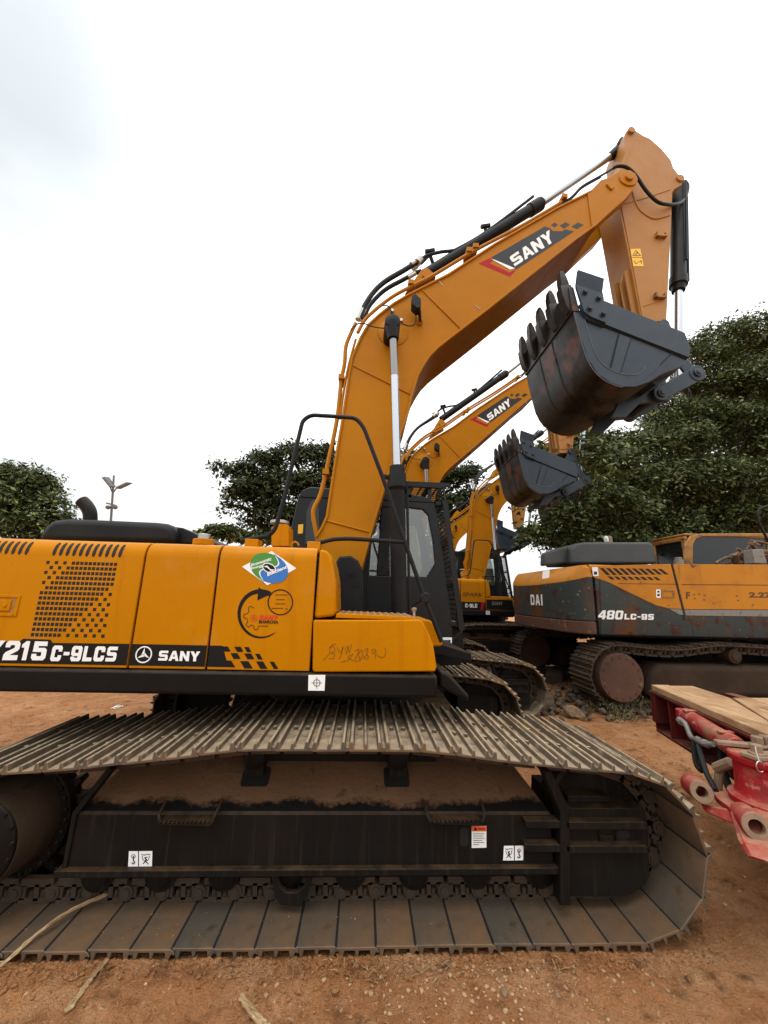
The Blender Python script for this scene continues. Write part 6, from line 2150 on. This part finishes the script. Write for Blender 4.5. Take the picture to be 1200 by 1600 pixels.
# ------------------------------------------------------------------ sky and light
w = bpy.data.worlds.new('World'); SC.world = w
w.use_nodes = True
nt = w.node_tree
bg = nt.nodes['Background']
sky = nt.nodes.new('ShaderNodeTexSky')
sky.sky_type = 'NISHITA'
sky.sun_disc = False
SUN_EL, SUN_AZ = rad(62), rad(205)        # azimuth clockwise from +Y
sky.sun_elevation = SUN_EL
sky.sun_rotation = SUN_AZ
sky.dust_density = 3
tc = nt.nodes.new('ShaderNodeTexCoord')
sp = nt.nodes.new('ShaderNodeSeparateXYZ')
nt.links.new(tc.outputs['Generated'], sp.inputs[0])
mr = nt.nodes.new('ShaderNodeMapRange')    # overcast: zenith brighter than horizon
mr.inputs['From Min'].default_value = 0.0
mr.inputs['From Max'].default_value = 1.0
mr.inputs['To Min'].default_value = 9.2
mr.inputs['To Max'].default_value = 27.0
nt.links.new(sp.outputs['Z'], mr.inputs['Value'])
# cloud structure
mp = nt.nodes.new('ShaderNodeMapping'); mp.inputs['Scale'].default_value = (1.0, 1.0, 1.8)
nt.links.new(tc.outputs['Generated'], mp.inputs['Vector'])
nz = nt.nodes.new('ShaderNodeTexNoise'); nz.inputs['Scale'].default_value = 2.2; nz.inputs['Detail'].default_value = 4; nz.inputs['Roughness'].default_value = .5
nt.links.new(mp.outputs['Vector'], nz.inputs['Vector'])
# a darker bank of cloud towards the upper left
def bank(direction, inner, outer, amount, prev):
    d = nt.nodes.new('ShaderNodeVectorMath'); d.operation = 'DOT_PRODUCT'
    nt.links.new(tc.outputs['Generated'], d.inputs[0]); d.inputs[1].default_value = direction
    ad = nt.nodes.new('ShaderNodeMath'); ad.operation = 'MULTIPLY_ADD'
    nt.links.new(nz.outputs['Fac'], ad.inputs[0]); ad.inputs[1].default_value = .10
    nt.links.new(d.outputs['Value'], ad.inputs[2])
    m_ = nt.nodes.new('ShaderNodeMapRange'); m_.interpolation_type = 'SMOOTHSTEP'
    m_.inputs['From Min'].default_value = outer+.05; m_.inputs['From Max'].default_value = inner+.05
    m_.inputs['To Min'].default_value = 1.0; m_.inputs['To Max'].default_value = amount
    nt.links.new(ad.outputs[0], m_.inputs['Value'])
    if prev is None: return m_.outputs['Result']
    mu = nt.nodes.new('ShaderNodeMath'); mu.operation = 'MULTIPLY'
    nt.links.new(prev, mu.inputs[0]); nt.links.new(m_.outputs['Result'], mu.inputs[1])
    return mu.outputs[0]
def dirv(u, v):
    d = (Fv+Rv*((u-600)/FPX)+Uv*((800-v)/FPX)).normalized()
    return (d.x, d.y, d.z)
k = bank(dirv(-60, 100), 1.0, .925, .42, None)
k = bank(dirv(40, 660), 1.0, .965, .84, k)
k = bank(dirv(330, 640), 1.0, .97, .95, k)
cl = nt.nodes.new('ShaderNodeMapRange'); cl.inputs['From Min'].default_value = .3; cl.inputs['From Max'].default_value = .7
cl.inputs['To Min'].default_value = .90; cl.inputs['To Max'].default_value = 1.12
nt.links.new(nz.outputs['Fac'], cl.inputs['Value'])
m1 = nt.nodes.new('ShaderNodeMath'); m1.operation = 'MULTIPLY'
nt.links.new(mr.outputs['Result'], m1.inputs[0]); nt.links.new(k, m1.inputs[1])
m2 = nt.nodes.new('ShaderNodeMath'); m2.operation = 'MULTIPLY'
nt.links.new(m1.outputs[0], m2.inputs[0]); nt.links.new(cl.outputs['Result'], m2.inputs[1])
vm = nt.nodes.new('ShaderNodeVectorMath'); vm.operation = 'SCALE'
tint = nt.nodes.new('ShaderNodeMix'); tint.data_type = 'RGBA'
nt.links.new(k, tint.inputs['Factor'])
tint.inputs[6].default_value = (.86, .96, 1.03, 1); tint.inputs[7].default_value = (.985, 1.0, 1.0, 1)
nt.links.new(tint.outputs[2], vm.inputs[0])
nt.links.new(m2.outputs[0], vm.inputs['Scale'])
mx = nt.nodes.new('ShaderNodeMix'); mx.data_type = 'RGBA'; mx.inputs['Factor'].default_value = .95
nt.links.new(sky.outputs['Color'], mx.inputs[6]); nt.links.new(vm.outputs['Vector'], mx.inputs[7])
nt.links.new(mx.outputs[2], bg.inputs['Color'])
bg.inputs['Strength'].default_value = .10

sd = bpy.data.lights.new('sun', 'SUN')
sd.energy = .9; sd.angle = rad(25); sd.color = (1, .96, .90)
so = bpy.data.objects.new('sun', sd); COL.objects.link(so)
dv = Vector((math.sin(SUN_AZ)*math.cos(SUN_EL), math.cos(SUN_AZ)*math.cos(SUN_EL), math.sin(SUN_EL)))
so.rotation_euler = dv.to_track_quat('Z', 'Y').to_euler()
so.location = dv*30

vs_ = SC.view_settings
SC.display_settings.display_device = 'sRGB'
vs_.view_transform = 'Standard'; vs_.look = 'None'; vs_.exposure = 0; vs_.gamma = 1
vs_.use_curve_mapping = False
SC.cycles.max_bounces = 6
SC.cycles.transparent_max_bounces = 8
SC.cycles.use_denoising = True
